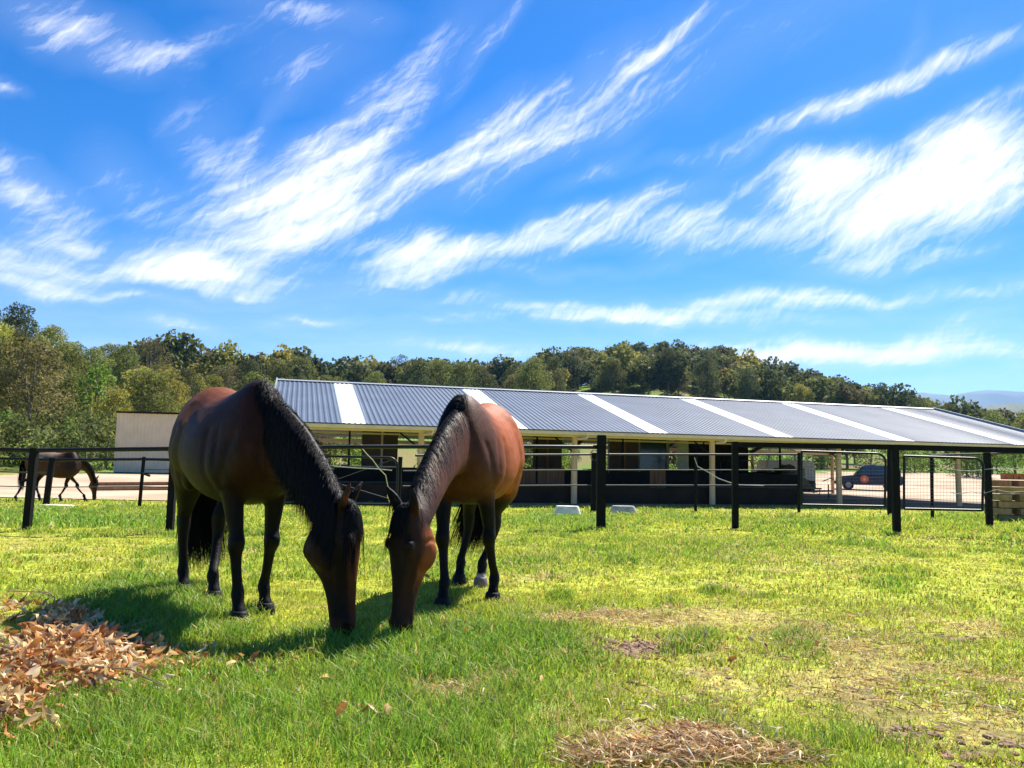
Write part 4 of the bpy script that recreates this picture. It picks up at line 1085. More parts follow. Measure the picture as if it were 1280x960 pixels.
# panels across the inside of the barn (dark steel bays, boards below, windows)
def inner(px0, px1, t, z0, z1, name, m, th=.06):
    a, b_ = bline(px0, t), bline(px1, t); q = MB(); q.box(BP((a + b_) / 2, t, (z0 + z1) / 2), (b_ - a, th, z1 - z0), AX); return bpart(q, name, m)
Tm = 8.2
for (a, b_, m_) in ((452, 497, M_brownwall), (560, 606, M_brownwall), (666, 702, M_brownwall), (760, 798, M_brownwall), (861, 935, M_dark)):
    inner(a, b_, Tm, FLOOR_Z, 3.3, 'stable_wall', m_)
inner(476, 478.5, Tm - .1, FLOOR_Z, 3.2, 'wall_post', M_cream); inner(683, 685.5, Tm - .1, FLOOR_Z, 3.2, 'wall_post', M_stall); inner(780, 782, Tm - .1, FLOOR_Z, 3.2, 'wall_post', M_stall)
for (a, b_) in ((380, 497), (497, 648), (702, 760), (798, 860)):
    inner(a, b_, Tm + .08, FLOOR_Z, FLOOR_Z + 1.15, 'half_wall', M_dark)
w_ = inner(799, 833, Tm + .05, FLOOR_Z + 1.15, 2.75, 'window', M_glass)
inner(833, 836, Tm - .02, FLOOR_Z, 2.9, 'window_post', M_ridge); inner(798, 800, Tm - .02, FLOOR_Z, 2.9, 'window_post', M_ridge)
inner(847, 860, Tm - .3, FLOOR_Z + .5, 2.3, 'white_panel', M_white)
# stall fronts nearer the eave: wood boards and a dark pipe grille
for (a, b_) in ((640, 706), (812, 832)):
    s0, s1 = bline(a, 3.4), bline(b_, 3.4); m_ = MB(); n = max(2, int((s1 - s0) / .14))
    for i in range(n): m_.box(BP(s0 + (i + .5) * (s1 - s0) / n, 3.4, FLOOR_Z + .66), ((s1 - s0) / n - .012, .03, 1.18 + .02 * random.random()), AX)
    bpart(m_, 'stall_boards', M_stall)
for (a, b_) in ((706, 812), (832, 1000), (400, 640)):
    s0, s1 = bline(a, 3.4), bline(b_, 3.4); m_ = MB(); m_.box(BP((s0 + s1) / 2, 3.4, FLOOR_Z + .60), (s1 - s0, .03, 1.15), AX); bpart(m_, 'stall_panel', M_dark)
for s in np.arange(2, 22, 3.7):
    m_ = MB(); m_.box(BP(s, 5.8, FLOOR_Z + .62), (.05, 4.6, 1.25), AX); bpart(m_, 'stall_divider', M_dark)
    m_ = MB(); m_.box(BP(s, 3.4, FLOOR_Z + 1.35), (.07, .07, 2.7), AX); bpart(m_, 'stall_post', M_dark)

# cream shed on the left
sh = empty('shed', tuple(at_depth(175, 592, 46)), 0, 'plain cream-clad shed with a flat roof standing left of the left-hand horse', 'shed')
a = at_depth(142, 592.5, 46.0); b_ = at_depth(300, 592, 46.9); h = height_at(a, 515)
X = (b_ - a); X.z = 0; L = X.length; X.normalize(); Y = V3(-X.y, X.x, 0)
m_ = MB(); n = int(L / .2)
prof = []
for i in range(n + 1):
    s = L * i / n
    prof += [(s, 0), (s + .03, -.025), (s + .10, -.025), (s + .13, 0)] if i < n else [(L, 0)]
vs = []; 
for (s, d) in prof: vs += [a + X * s + Y * d + V3(0, 0, .08), a + X * s + Y * d + V3(0, 0, h - .05)]
m_.add(vs, [(2 * i, 2 * i + 2, 2 * i + 3, 2 * i + 1) for i in range(len(prof) - 1)])
m_.box(a + X * (L / 2) + Y * 3.1 + V3(0, 0, h / 2), (L - .01, 6, h - .1), (X, Y, UP))
m_.v = [v - sh.location for v in m_.v]; m_.build('wall', M_offwhite, sh)
m_ = MB(); m_.box(a + X * (L / 2) + Y * 3.0 + V3(0, 0, h), (L + .12, 6.3, .10), (X, Y, UP), .02); m_.v = [v - sh.location for v in m_.v]; m_.build('roof', M_dark, sh)
m_ = MB(); m_.box(a + X * (L / 2) + Y * 3.0 + V3(0, 0, .02), (L + .04, 6.1, .18), (X, Y, UP)); m_.v = [v - sh.location for v in m_.v]; m_.build('footing', M_dark, sh)
m_ = MB(); m_.box(a + Y * (-.03) + V3(.03, 0, h / 2), (.07, .05, h - .12), (X, Y, UP)); m_.v = [v - sh.location for v in m_.v]; m_.build('corner_trim', M_offwhite, sh)

# timber edging across the left gravel
for (y0, px0, px1, lb) in ((606, 112, 245, 'far low timber rail edging the left gravel track'), (612, 116, 245, 'near low timber rail edging the left gravel track')):
    a = ground_hit(px0, y0 + 2); b_ = ground_hit(px1, y0 + 1); X = b_ - a; L = X.length; X.normalize(); Z = V3(0, 0, 1); Y = Z.cross(X).normalized(); Z = X.cross(Y)
    m_ = MB(); m_.box((a + b_) / 2 + V3(0, 0, .10), (L, .10, .16), (X, Y, Z), .01); o = m_.build('timber_edging', M_stall if y0 < 610 else M_plank2); tag(o, lb, 'edging')

# ------------------------------------------------------------------ fences
def post_mb(P, h, w, lean=(0, 0), rnd=False, dz=0.12):
    m_ = MB(); top = P + V3(lean[0], lean[1], h)
    if rnd: m_.tube([P - V3(0, 0, dz), P.lerp(top, .5), top], w / 2, 12)
    else:
        a = P - V3(0, 0, dz); Z = (top - a).normalized(); X = V3(1, 0, 0); Y = Z.cross(X).normalized(); X = Y.cross(Z)
        m_.box((a + top) / 2, (w, w, (top - a).length), (X, Y, Z), .006)
    return m_
def ptop(P, py): return P + V3(0, 0, height_at(P, py))

# near fence (front line): posts from photo columns
nf = empty('paddock_fence', (0, 11.6, 0), 0, 'nearest black post-and-rail fence running across behind both big horses', 'fence')
def fpart(m_, name, m, par, smooth=False):
    m_.v = [v - par.location for v in m_.v]; return m_.build(name, m, par, smooth)
NP = []
for (pt, pb, yt, w) in (((38), (33), 560, .085), (212, 212, 560, .085), (751, 751, 544, .135), (921, 919, 552, .10), (1122, 1121, 556, .105), (1238, 1237, 566, .115)):
    P = ground_hit(pb, {33: 664, 212: 666, 751: 663, 919: 661, 1121: 667, 1237: 658}[pb])
    h = height_at(P, yt); d = (pt - pb) / 1000 * P.y
    NP.append((P, h)); fpart(post_mb(P, h, w, (d * .4, 0)), 'post', M_black, nf)
lp = ground_hit(-190, 668)
def rail(pts, r, name, m, par, flat=None):
    q = MB()
    if flat:
        for a, b_ in zip(pts[:-1], pts[1:]):
            X = (b_ - a); L = X.length; X.normalize(); Y = UP.cross(X).normalized(); Z = X.cross(Y); q.box((a + b_) / 2, (L, flat[0], flat[1]), (X, Y, Z), .004)
        return fpart(q, name, m, par)
    q.tube(pts, r, 10); return fpart(q, name, m, par, True)
T0 = ptop(NP[0][0], 563); T1 = ptop(NP[1][0], 561); TL = lp + V3(0, 0, NP[0][1] - .02)
rail([TL, T0, T1], .028, 'rail', M_pipe, nf)
T2 = ptop(NP[2][0], 559); rail([T1, at_depth(440, 558.5, 11.2), at_depth(600, 558, 11.6), T2 + V3(-.07, 0, 0)], .030, 'rail', M_pipe, nf)
T3 = ptop(NP[3][0], 555.5); T4 = ptop(NP[4][0], 559); T5 = ptop(NP[5][0], 566)
rail([T3, T4], 0, 'rail', M_black, nf, (.05, .085)); rail([T4, at_depth(1290, 563.5, 12.6), at_depth(1420, 567, 13.2)], 0, 'rail', M_black, nf, (.05, .09))
# loose white tape and insulators on the near fence, right
et = MB()
for yy in (587, 615):
    ps = []
    for i in range(26):
        f = i / 25; p = at_depth(1188 + f * 120, yy + 1.5 * math.sin(f * 9) + (1.2 if yy > 600 else 0) * math.sin(f * 23) + random.uniform(-.4, .4), NP[5][0].y - .09); ps.append(p)
    et.tube(ps, .007, 6)
tag(et.build('electric_tape', M_tape, None), 'pair of white electric fence tapes strung at the right-hand fence post', 'tape')
ins = MB(); g = NP[5][0]
for z in (.30, .68, 1.02): ins.box(g + V3(-.075, -.02, z), (.05, .06, .07), None, .01)
fpart(ins, 'insulator', M_rubber, nf)

# rear fence line
rfn = empty('yard_fence', (0, 16, 0), 0, 'second black fence of round posts and pipe rails in front of the barn', 'fence')
RP = {}
for (pt, pb, yt, yb, w) in ((63, 57, 572, 633, .15), (177, 174, 571, 635, .085), (499, 497, 571, 641, .11), (743, 742, 566, 641, .19), (871, 869.5, 568, 641, .095), (1001, 998.5, 566, 641, .10), (1116, 1112, 562, 643, .16), (1168, 1165.5, 568, 648, .10)):
    P = ground_hit(pb, yb); h = height_at(P, yt); d = (pt - pb) / 1000 * P.y; RP[pb] = P
    fpart(post_mb(P, h, w, (d * .6, 0), True), 'post', M_black, rfn, True)
def rp(k, y): return ptop(RP[k], y)
rail([rp(57, 575) + V3(-5, .6, .05), rp(57, 575), rp(174, 574), rp(174, 574) + V3(1.3, 0, 0)], .035, 'rail', M_pipe, rfn)
rail([rp(57, 591) + V3(-5, .6, .0), rp(57, 591)], .018, 'rail', M_steel, rfn)
rail([rp(57, 609) + V3(-5, .6, .0), rp(57, 609), rp(174, 608), rp(174, 609) + V3(1.3, 0, 0)], .012, 'wire', M_wire, rfn)
rail([rp(174, 587), rp(174, 586) + V3(1.3, 0, 0)], .012, 'wire', M_wire, rfn)
rail([rp(174, 596) + V3(0, 0, .1), rp(174, 592) + V3(.25, -.1, -.05)], .03, 'insulator', M_rubber, rfn)
for yy, r in ((568, .030), (587.5, .018), (606.5, .018)):
    rail([rp(497, yy + 1) + V3(.4 if yy < 570 else .1, 0, 0), rp(742, yy), rp(869.5, yy), rp(998.5, yy)], r, 'rail', M_pipe if yy < 570 else M_steel, rfn)
rail([rp(1165.5, 569), at_depth(1290, 566, RP[1165.5].y + .6)], .03, 'rail', M_steel, rfn)
# coiled wire on the rear gate post
cw = MB()
for q in range(3): cw.tube([ptop(RP[742], 569) + V3(-.02 + .11 * math.sin(a) + .02 * q, -.12, -.0 + .15 * math.cos(a)) for a in np.linspace(0, 6.2, 22)], .006, 5)
for z in (.28, .34): cw.tube([RP[742] + V3(.14, -.1, z + .03 * math.sin(a)) + V3(.08 * math.cos(a), 0, 0) for a in np.linspace(0, 6.2, 12)], .008, 5)
tag(cw.build('wire_coil', M_wire, None), 'small coil of grey wire hung on the thick double gatepost', 'wire coil')
# hanging chain of the latch on the near thick post
ch = MB(); g = ptop(NP[2][0], 551) + V3(.11, -.02, 0)
for i in range(15): ch.tube([g + V3(.013 * math.cos(a) if i % 2 else 0, 0 if i % 2 else .013 * math.cos(a), -i * .034 + .022 * math.sin(a)) for a in np.linspace(0, 6.2, 9)], .004, 4)
tag(ch.build('chain', M_wire, None), 'short steel chain hanging down the right face of the thick black gatepost', 'chain')

# gates
def gate(pxa, pxb, ytop, ybot, Ya, Yb, label, mesh=None, mids=(), cross=False, r=.024, mat_=None, brace=None):
    e = empty('gate', tuple(at_depth((pxa + pxb) / 2, ybot, (Ya + Yb) / 2)), 0, label, 'gate')
    f = lambda px, py: at_depth(px, py, Ya + (Yb - Ya) * (px - pxa) / (pxb - pxa))
    q = MB(); R = 11; rr = []
    for a in np.linspace(0, PI / 2, 7): rr.append(f(pxb - R + R * math.sin(a), ytop + 3 + R - R * math.cos(a)))
    q.tube([f(pxa, ytop)] + rr + [f(pxb - 1, ybot), ], r, 8); q.tube([f(pxb - 1, ybot - 1), f(pxa, ybot - 3)], r, 8); q.tube([f(pxa, ybot - 3), f(pxa, ytop)], r, 8)
    fpart(q, 'frame', mat_ or M_pipe, e, True)
    for y in mids:
        q = MB(); q.tube([f(pxa, y), f(pxb - 1, y + 1)], r * .7, 8); fpart(q, 'bar', M_steel, e, True)
    if cross:
        q = MB(); q.tube([f(pxa, ytop + 14), f(pxb - 2, ybot - 6)], .007, 5); q.tube([f(pxa, ybot - 8), f(pxb - 2, ytop + 4)], .007, 5); fpart(q, 'wire_brace', M_wire, e)
    if mesh:
        q = MB(); nx, ny = mesh
        for i in range(1, nx): x = pxa + (pxb - pxa) * i / nx; q.tube([f(x, ytop + 3), f(x, ybot - 2)], .0019, 4, False)
        for j in range(1, ny): y = ytop + 2 + (ybot - ytop - 4) * j / ny; q.tube([f(pxa, y), f(pxb - 1, y)], .0025, 4, False)
        fpart(q, 'wire_mesh', M_wire, e)
    return e
gate(352, 497, 569, 632, 15.5, 15.6, 'black pipe gate with crossed wire braces standing between the two horses', mids=(583,), cross=True)
gate(1002, 1107, 564, 634, 16.6, 16.4, 'mesh-filled pipe gate with a rounded corner in front of the blue vehicle', mesh=(26, 15))
gate(1130, 1229, 570, 639, 15.6, 15.2, 'mesh-filled pipe gate with a rounded corner beside the timber stack', mesh=(24, 15))
# whitish rope tied from the top rail down to the gate
rp_ = MB()
pts = [(452, 555), (453, 561), (459, 568), (466, 575), (474, 586), (482, 594), (484, 604), (486, 612), (484, 620), (487, 628)]
rp_.tube([at_depth(a, b_, 11.1 + i * .42) for i, (a, b_) in enumerate(pts)], .0065, 6)
rp_.tube([at_depth(a, b_, 15.3) for a, b_ in ((405, 580), (420, 583), (445, 585), (470, 586), (490, 588))], .008, 6)
tag(rp_.build('rope', M_tape), 'frayed whitish rope tied from the top rail down to the gate between the horses', 'rope')
# white hose drooping along the rear fence
hs_ = MB(); hs_.tube([at_depth(a, b_, 15.8) for a, b_ in ((868, 572), (872, 583), (885, 590), (898, 598), (912, 603), (925, 606), (955, 607))], .008, 8)
tag(hs_.build('hose', M_tape, None, True), 'white hose drooping between the rear fence posts right of centre', 'hose')

# troughs
def trough(px, py, w, d, h, m, label, tilt=0):
    P = ground_hit(px, py); q = MB()
    def rr(k, z, W, Dp): return [P + V3(W / 2 * math.copysign(abs(math.cos(a)) ** .55, math.cos(a)), Dp / 2 * math.copysign(abs(math.sin(a)) ** .55, math.sin(a)), z) for a in [2 * PI * (i + .5) / 20 for i in range(20)]]
    q.loft([rr(0, -.03, w, d), rr(0, .02, w * .99, d * .99), rr(0, h * .9, w * .80, d * .72), rr(0, h, w * .76, d * .68)])
    o = q.build('feed_trough', m, None, True); tag(o, label, 'trough'); return o
trough(709, 645, .72, .55, .25, M_conc, 'upturned pale concrete block lying just left of the thick gatepost')
trough(779, 642, .80, .55, .22, M_grey, 'grey-brown concrete block lying right of the thick gatepost')
q = MB(); P = ground_hit(67, 634); q.box(P + V3(0.05, 0, .02), (.75, .35, .07), None, .02); tag(q.build('stone_slab', M_conc), 'flat pale slab at the foot of the leaning left-hand post', 'slab')

# ------------------------------------------------------------------ vehicles
def prism_body(P, X, Y, poly, width, name, m, par, inset=.10, bev=.04, zr=.55):
    """side profile (x,z) extruded across width with tumblehome above belt"""
    bm = bmesh.new(); zs = [p[1] for p in poly]; zb = min(zs) + zr * (max(zs) - min(zs)); L = []
    for sg in (-1, 1):
        row = []
        for (x, z) in poly:
            w = width / 2 - (inset * max(0, (z - zb) / (max(zs) - zb)))
            row.append(bm.verts.new((x, sg * w, z)))
        L.append(row)
    n = len(poly); bm.faces.new(L[0][::-1]); bm.faces.new(L[1])
    for i in range(n): bm.faces.new((L[0][i], L[0][(i + 1) % n], L[1][(i + 1) % n], L[1][i]))
    bmesh.ops.recalc_face_normals(bm, faces=bm.faces)
    bmesh.ops.bevel(bm, geom=bm.edges[:], offset=bev, segments=2, affect='EDGES')
    bm.verts.index_update(); mb = MB(); mb.add([v.co.copy() for v in bm.verts], [[v.index for v in f.verts] for f in bm.faces]); bm.free()
    return mb.build(name, m, par, True)
def wheel(par, x, y, r, w):
    wz = MB(); A = V3(0, 1, 0)
    def cyl(mb, c, r0, w0, prof):
        mb.loft([[c + V3(rad * math.cos(a), off, rad * math.sin(a)) for a in [2 * PI * i / 20 for i in range(20)]] for (rad, off) in prof])
    c = V3(x, y, r); cyl(wz, c, r, w, [(r * .6, -w / 2), (r * .93, -w / 2), (r, -w / 3), (r, w / 3), (r * .93, w / 2), (r * .6, w / 2)])
    t = wz.build('tyre', M_rubber, par, True)
    rm = MB(); cyl(rm, c, r, w, [(r * .10, -w / 2 - .01), (r * .55, -w / 2 - .005), (r * .62, -w / 2 + .02), (r * .62, w / 2 - .02), (r * .55, w / 2 + .005), (r * .10, w / 2 + .01)])
    rm.build('rim', M_ridge, t, True)
def suv(px, py, depth, heading, label):
    P = at_depth(px, py, depth); P.z = tz(P.x, P.y) + .03
    e = empty('off_road_car', tuple(P), heading, label, 'car')
    lower = [(-2.3, .42), (-2.35, .75), (-2.3, 1.12), (1.0, 1.14), (2.15, 1.02), (2.38, .88), (2.38, .45), (1.9, .38), (-1.9, .38)]
    prism_body(P, 0, 0, lower, 1.86, 'body', M_blue, e, .05, .06)
    prism_body(P, 0, 0, [(-2.22, 1.10), (-2.12, 1.75), (-1.95, 1.88), (.15, 1.90), (.35, 1.86), (1.05, 1.12)], 1.70, 'cabin', M_blue, e, .16, .05, 0)
    for sg in (-1, 1):
        for (a, b_, c, d) in ((-2.0, -1.15, -1.93, -1.15), (-1.05, -.15, -1.05, -.15), (-.05, .78, -.05, .28)):
            q = MB(); y0 = sg * (.845); y1 = sg * (.735)
            q.add([V3(a, y0, 1.2), V3(b_, y0, 1.2), V3(d, y1, 1.76), V3(c, y1, 1.76), V3(a, y0 - sg * .03, 1.2), V3(b_, y0 - sg * .03, 1.2), V3(d, y1 - sg * .03, 1.76), V3(c, y1 - sg * .03, 1.76)], [(0, 1, 2, 3), (4, 5, 6, 7), (0, 1, 5, 4), (1, 2, 6, 5), (2, 3, 7, 6), (3, 0, 4, 7)])
            q.build('side_window', M_glass, e)
        q = MB(); q.box(V3(0, sg * .95, .42), (2.3, .16, .06), None, .015); q.build('side_step', M_ridge, e)
        q = MB(); q.box(V3(2.30, sg * .68, .86), (.10, .28, .16), None, .02); q.build('headlight', M_lens, e)
        q = MB(); q.box(V3(.78, sg * .99, 1.22), (.10, .16, .16), None, .02); q.build('mirror', M_dark, e)
        q = MB(); q.box(V3(0, sg * .70, 1.95), (1.9, .05, .05), None, .015); q.build('roof_rail', M_ridge, e)
    q = MB(); q.add([V3(.42, -.68, 1.82), V3(.42, .68, 1.82), V3(1.06, .74, 1.18), V3(1.06, -.74, 1.18), V3(.40, -.68, 1.80), V3(.40, .68, 1.80), V3(1.04, .74, 1.16), V3(1.04, -.74, 1.16)], [(0, 1, 2, 3), (4, 5, 6, 7), (0, 1, 5, 4), (1, 2, 6, 5), (2, 3, 7, 6), (3, 0, 4, 7)])
    q.build('windscreen', M_glass, e)
    q = MB(); q.box(V3(2.40, 0, .55), (.16, 1.8, .24), None, .04); q.build('bumper', M_dark, e)
    for sg in (-1, 1):
        q = MB(); q.loft([[V3(.34 + .30 * math.cos(a) * k, sg * o, .83 + .30 * math.sin(a) * k) for a in [2 * PI * i / 20 for i in range(20)]] for k, o in ((.97, .925), (1, .937), (.97, .940))]); q.build('door_emblem', M_orange, e)
        q = MB(); q.loft([[V3(.34 + .13 * math.cos(a), sg * o, .83 + .13 * math.sin(a)) for a in [2 * PI * i / 16 for i in range(16)]] for o in (.93, .946)]); q.build('emblem_centre', M_yellow, e)
    for x in (-1.45, 1.48):
        for sg in (-1, 1): wheel(e, x, sg * .86, .38, .26)
    return e
suv(1086, 612, 62, math.radians(160), 'dark blue off-road car with a round orange door emblem parked on the gravel')

def caravan(px, py, depth, rz, label):
    P = at_depth(px, py, depth); P.z = tz(P.x, P.y) + .03
    e = empty('caravan', tuple(P), rz, label, 'caravan')
    prism_body(P, 0, 0, [(-2.4, .45), (-2.5, 1.6), (-2.25, 2.45), (2.1, 2.5), (2.5, 1.9), (2.45, .6), (2.1, .42)], 2.2, 'body', M_white, e, .04, .08)
    for x in (-1.2, .9):
        q = MB(); q.box(V3(x, -1.10, 1.62), (.95, .05, .55), None, .02); f = q.build('window', M_stall if x > 0 else M_dark, e)
        q = MB(); q.box(V3(x, -1.125, 1.62), (.78, .03, .40), None, .01); q.build('pane', M_glass, f)
    q = MB(); q.box(V3(-.1, -1.10, 1.28), (.62, .05, 1.55), None, .02); q.build('door', M_offwhite, e)
    q = MB(); q.box(V3(0, -1.12, .98), (4.8, .02, .10)); q.build('stripe', M_brownwall, e)
    for sg in (-1, 1): wheel(e, .1, sg * .95, .34, .2)
    q = MB(); q.tube([V3(2.3, -.5, .45), V3(3.6, 0, .45), V3(2.3, .5, .45)], .05, 6); q.tube([V3(3.4, 0, .5), V3(3.4, 0, 0)], .04, 6); q.build('drawbar', M_dark, e)
    return e
cv_ = caravan(982, 613, 47, math.radians(8), 'white caravan with small windows parked behind the covered trailer')

cv_.scale = (.62, .62, .80)
# covered trailer
P = at_depth(975, 616, 38); P.z = tz(P.x, P.y) + .03
e = empty('covered_trailer', tuple(P), math.radians(10), 'trailer with a lumpy grey-brown canvas cover standing under the end of the barn', 'trailer')
q = MB(); n = 26; rings = []
for i in range(15):
    x = -1.35 + 2.7 * i / 14; hgt = 1.35 + .22 * math.sin(i * .9) + .12 * math.sin(i * 2.3) - .5 * (abs(i - 7) / 7) ** 3; rr_ = []
    for k in range(n):
        a = 2 * PI * k / n; cs, sn = math.cos(a), math.sin(a); f = 1 + .06 * math.sin(k * 2.9 + i * 1.3)
        rr_.append(V3(x, .85 * math.copysign(abs(cs) ** .6, cs) * f, .42 + (hgt - .42) * .5 + (hgt - .42) * .5 * math.copysign(abs(sn) ** .6, sn) * f))
    rings.append(rr_)
q.loft(rings); q.build('canvas_cover', M_tarp, e, True)
q = MB(); q.box(V3(0, 0, .42), (2.8, 1.7, .08)); q.tube([V3(1.3, -.5, .42), V3(2.7, 0, .45), V3(1.3, .5, .42)], .04, 6); q.build('chassis', M_dark, e)
q = MB(); q.tube([V3(2.5, 0, .05), V3(2.5, 0, .75)], .03, 8); q.tube([V3(2.2, 0, .9), V3(2.55, -.1, 1.05), V3(2.75, -.1, 1.0)], .022, 6); q.build('jockey_stand', M_steel, e)
for sg in (-1, 1): wheel(e, .1, sg * .92, .32, .2)
# dark utility vehicle under the barn
P = at_depth(918, 616, 36); P.z = tz(P.x, P.y) + .03
e = empty('farm_buggy', tuple(P), math.radians(14), 'dark open farm buggy with a roll cage parked under the barn right of centre', 'farm buggy')
prism_body(P, 0, 0, [(-1.4, .40), (-1.4, .95), (-.3, .98), (-.2, .6), (.5, .6), (.6, .95), (1.35, .85), (1.45, .45)], 1.4, 'body', M_dark, e, .04, .04)
q = MB()
for sg in (-.6, .6):
    q.tube([V3(-.3, sg, .9), V3(-.35, sg, 1.75), V3(.45, sg, 1.78), V3(.85, sg, .95)], .028, 8)
q.tube([V3(-.35, -.6, 1.75), V3(-.35, .6, 1.75)], .028, 8); q.tube([V3(.45, -.6, 1.78), V3(.45, .6, 1.78)], .028, 8); q.build('roll_cage', M_steel, e, True)
q = MB(); q.box(V3(-.12, 0, .95), (.14, 1.2, .6), None, .04); q.box(V3(.12, 0, .7), (.5, 1.2, .14), None, .04); q.build('seat', M_rubber, e)
for x in (-.95, .98):
    for sg in (-1, 1): wheel(e, x, sg * .66, .33, .24)
# pale awning roof beyond the barn end
e = empty('awning', tuple(at_depth(950, 600, 52)), 0, 'pale grey awning on thin posts beyond the covered trailer', 'awning')
q = MB(); c = at_depth(945, 556, 52); q.prism([(-3.4, -.35), (-3.2, .35), (2.3, .45), (3.4, -.35), (2.2, .33), (-3.1, .25)], c, (V3(1, 0, 0), V3(0, 1, 0), UP), 4.0); fpart(q, 'canopy', M_ridge, e)
for dx in (-3.1, 3.0):
    for dy in (-1.8, 1.8):
        p = c + V3(dx, dy, -.1); q = MB(); q.tube([V3(p.x, p.y, tz(p.x, p.y)), p], .05, 8); fpart(q, 'pole', M_ridge, e)

# timber stack at the right edge, with clay blocks on top
g = ground_hit(1262, 652)
st = empty('timber_stack', tuple(g), 0, 'stack of pale and brown sleepers at the right edge behind the fence', 'timber stack')
hh = height_at(g, 600); rows = 6; rh = hh / rows
for i in range(rows):
    z = rh * (i + .5)
    if i % 2 == 0:
        for k in range(3):
            q = MB(); q.box(V3(.42 + random.uniform(-.02, .02), -.22 + k * .3, z), (1.6, .2, rh * .9), None, .008); q.build('sleeper', random.choice([M_plank, M_plank2]), st)
    else:
        for k in range(4):
            q = MB(); q.box(V3(-.27 + k * .46 + random.uniform(-.02, .02), .06, z), (.24, .95, rh * .9), None, .008); q.build('sleeper', random.choice([M_plank, M_stall, M_plank2]), st)
for i in range(7):
    q = MB(); q.box(g + V3(-.02 + i * .165, .02, hh + .10), (.15, .36, .17), Matrix.Rotation(0, 3, 'Z').col[:] and None, .012); o = q.build('clay_block', M_brick)
    tag(o, 'orange clay block in the row on top of the timber stack', 'block', 'clay blocks on the timber stack')

# ------------------------------------------------------------------ haze
hz = MB(); hz.box(V3(0, 0, 340), (30000, 30000, 742))
HZ = bpy.data.materials.new('haze_air'); HZ.use_nodes = True; nt = HZ.node_tree
nt.nodes.remove(nt.nodes['Principled BSDF']); pv = N(nt, 'ShaderNodeVolumePrincipled'); pv.inputs['Color'].default_value = (.25, .50, 1, 1); pv.inputs['Density'].default_value = 7e-5; pv.inputs['Anisotropy'].default_value = 0.2
nt.links.new(pv.outputs[0], nt.nodes['Material Output'].inputs['Volume'])
tag(hz.build('haze', HZ), kind='stuff')
# ------------------------------------------------------------------ camera, sun, sky
cam = bpy.data.cameras.new('camera'); cam.lens = 28.125; cam.sensor_width = 36; cam.clip_start = 0.05; cam.clip_end = 40000
co_ = bpy.data.objects.new('camera', cam); col.objects.link(co_)
co_.matrix_world = Matrix(((RR.x, UU.x, -F_.x, CAM.x), (RR.y, UU.y, -F_.y, CAM.y), (RR.z, UU.z, -F_.z, CAM.z), (0, 0, 0, 1)))
sc.camera = co_
SUN = Vector((0.45, 0.72, 1.02)).normalized()
sl = bpy.data.lights.new('sun', 'SUN'); sl.energy = 5.0; sl.angle = math.radians(0.53); sl.color = (1.0, 0.95, 0.86)
so = bpy.data.objects.new('sun', sl); col.objects.link(so); so.rotation_euler = SUN.to_track_quat('Z', 'Y').to_euler(); so.location = (20, 60, 80)
CLOUD = 4.6
w = bpy.data.worlds.new('World'); sc.world = w; w.use_nodes = True
nt = w.node_tree; bg = nt.nodes['Background']
sk = N(nt, 'ShaderNodeTexSky', sky_type='NISHITA'); sk.sun_disc = False
sk.sun_elevation = math.asin(SUN.z); sk.sun_rotation = math.atan2(SUN.x, SUN.y); sk.altitude = 300; sk.air_density = 1.0; sk.dust_density = 0.3; sk.ozone_density = 2.5
hs = N(nt, 'ShaderNodeHueSaturation'); hs.inputs['Saturation'].default_value = 1.48; hs.inputs['Value'].default_value = 0.50
nt.links.new(sk.outputs[0], hs.inputs['Color'])
tc = N(nt, 'ShaderNodeTexCoord'); sp = N(nt, 'ShaderNodeSeparateXYZ'); nt.links.new(tc.outputs['Generated'], sp.inputs[0])
def M_(op, a, b=None, clamp=False):
    n = N(nt, 'ShaderNodeMath', operation=op); n.use_clamp = clamp
    for i, v in enumerate((a, b)):
        if v is None: continue
        if isinstance(v, (int, float)): n.inputs[i].default_value = v
        else: nt.links.new(v, n.inputs[i])
    return n.outputs[0]
az = M_('MULTIPLY', M_('ARCTAN2', sp.outputs['X'], sp.outputs['Y']), 10.0)
el = M_('MULTIPLY', M_('ARCSINE', sp.outputs['Z']), 10.0)
cb = N(nt, 'ShaderNodeCombineXYZ'); nt.links.new(az, cb.inputs[0]); nt.links.new(el, cb.inputs[1])
base = cb.outputs[0]
def noise(vec, scale, detail, rot=0, sx=1, sy=1, dist=0.0, rough=0.55, off=(0, 0, 0)):
    mp = N(nt, 'ShaderNodeMapping'); mp.vector_type = 'TEXTURE'; mp.inputs['Rotation'].default_value = (0, 0, rot); mp.inputs['Scale'].default_value = (sx, sy, 1); mp.inputs['Location'].default_value = off
    nt.links.new(vec, mp.inputs[0])
    n = N(nt, 'ShaderNodeTexNoise'); n.inputs['Scale'].default_value = scale; n.inputs['Detail'].default_value = detail; n.inputs['Distortion'].default_value = dist; n.inputs['Roughness'].default_value = rough
    nt.links.new(mp.outputs[0], n.inputs['Vector']); return n
def warp(vec, scale, amt):
    n = N(nt, 'ShaderNodeTexNoise'); n.inputs['Scale'].default_value = scale; n.inputs['Detail'].default_value = 4
    nt.links.new(vec, n.inputs['Vector'])
    s1 = N(nt, 'ShaderNodeVectorMath', operation='SUBTRACT'); s1.inputs[1].default_value = (.5, .5, .5); nt.links.new(n.outputs['Color'], s1.inputs[0])
    s2 = N(nt, 'ShaderNodeVectorMath', operation='SCALE'); s2.inputs['Scale'].default_value = amt; nt.links.new(s1.outputs[0], s2.inputs[0])
    s3 = N(nt, 'ShaderNodeVectorMath', operation='ADD'); nt.links.new(vec, s3.inputs[0]); nt.links.new(s2.outputs[0], s3.inputs[1]); return s3.outputs[0]
wv = warp(base, 1.0, 0.55)
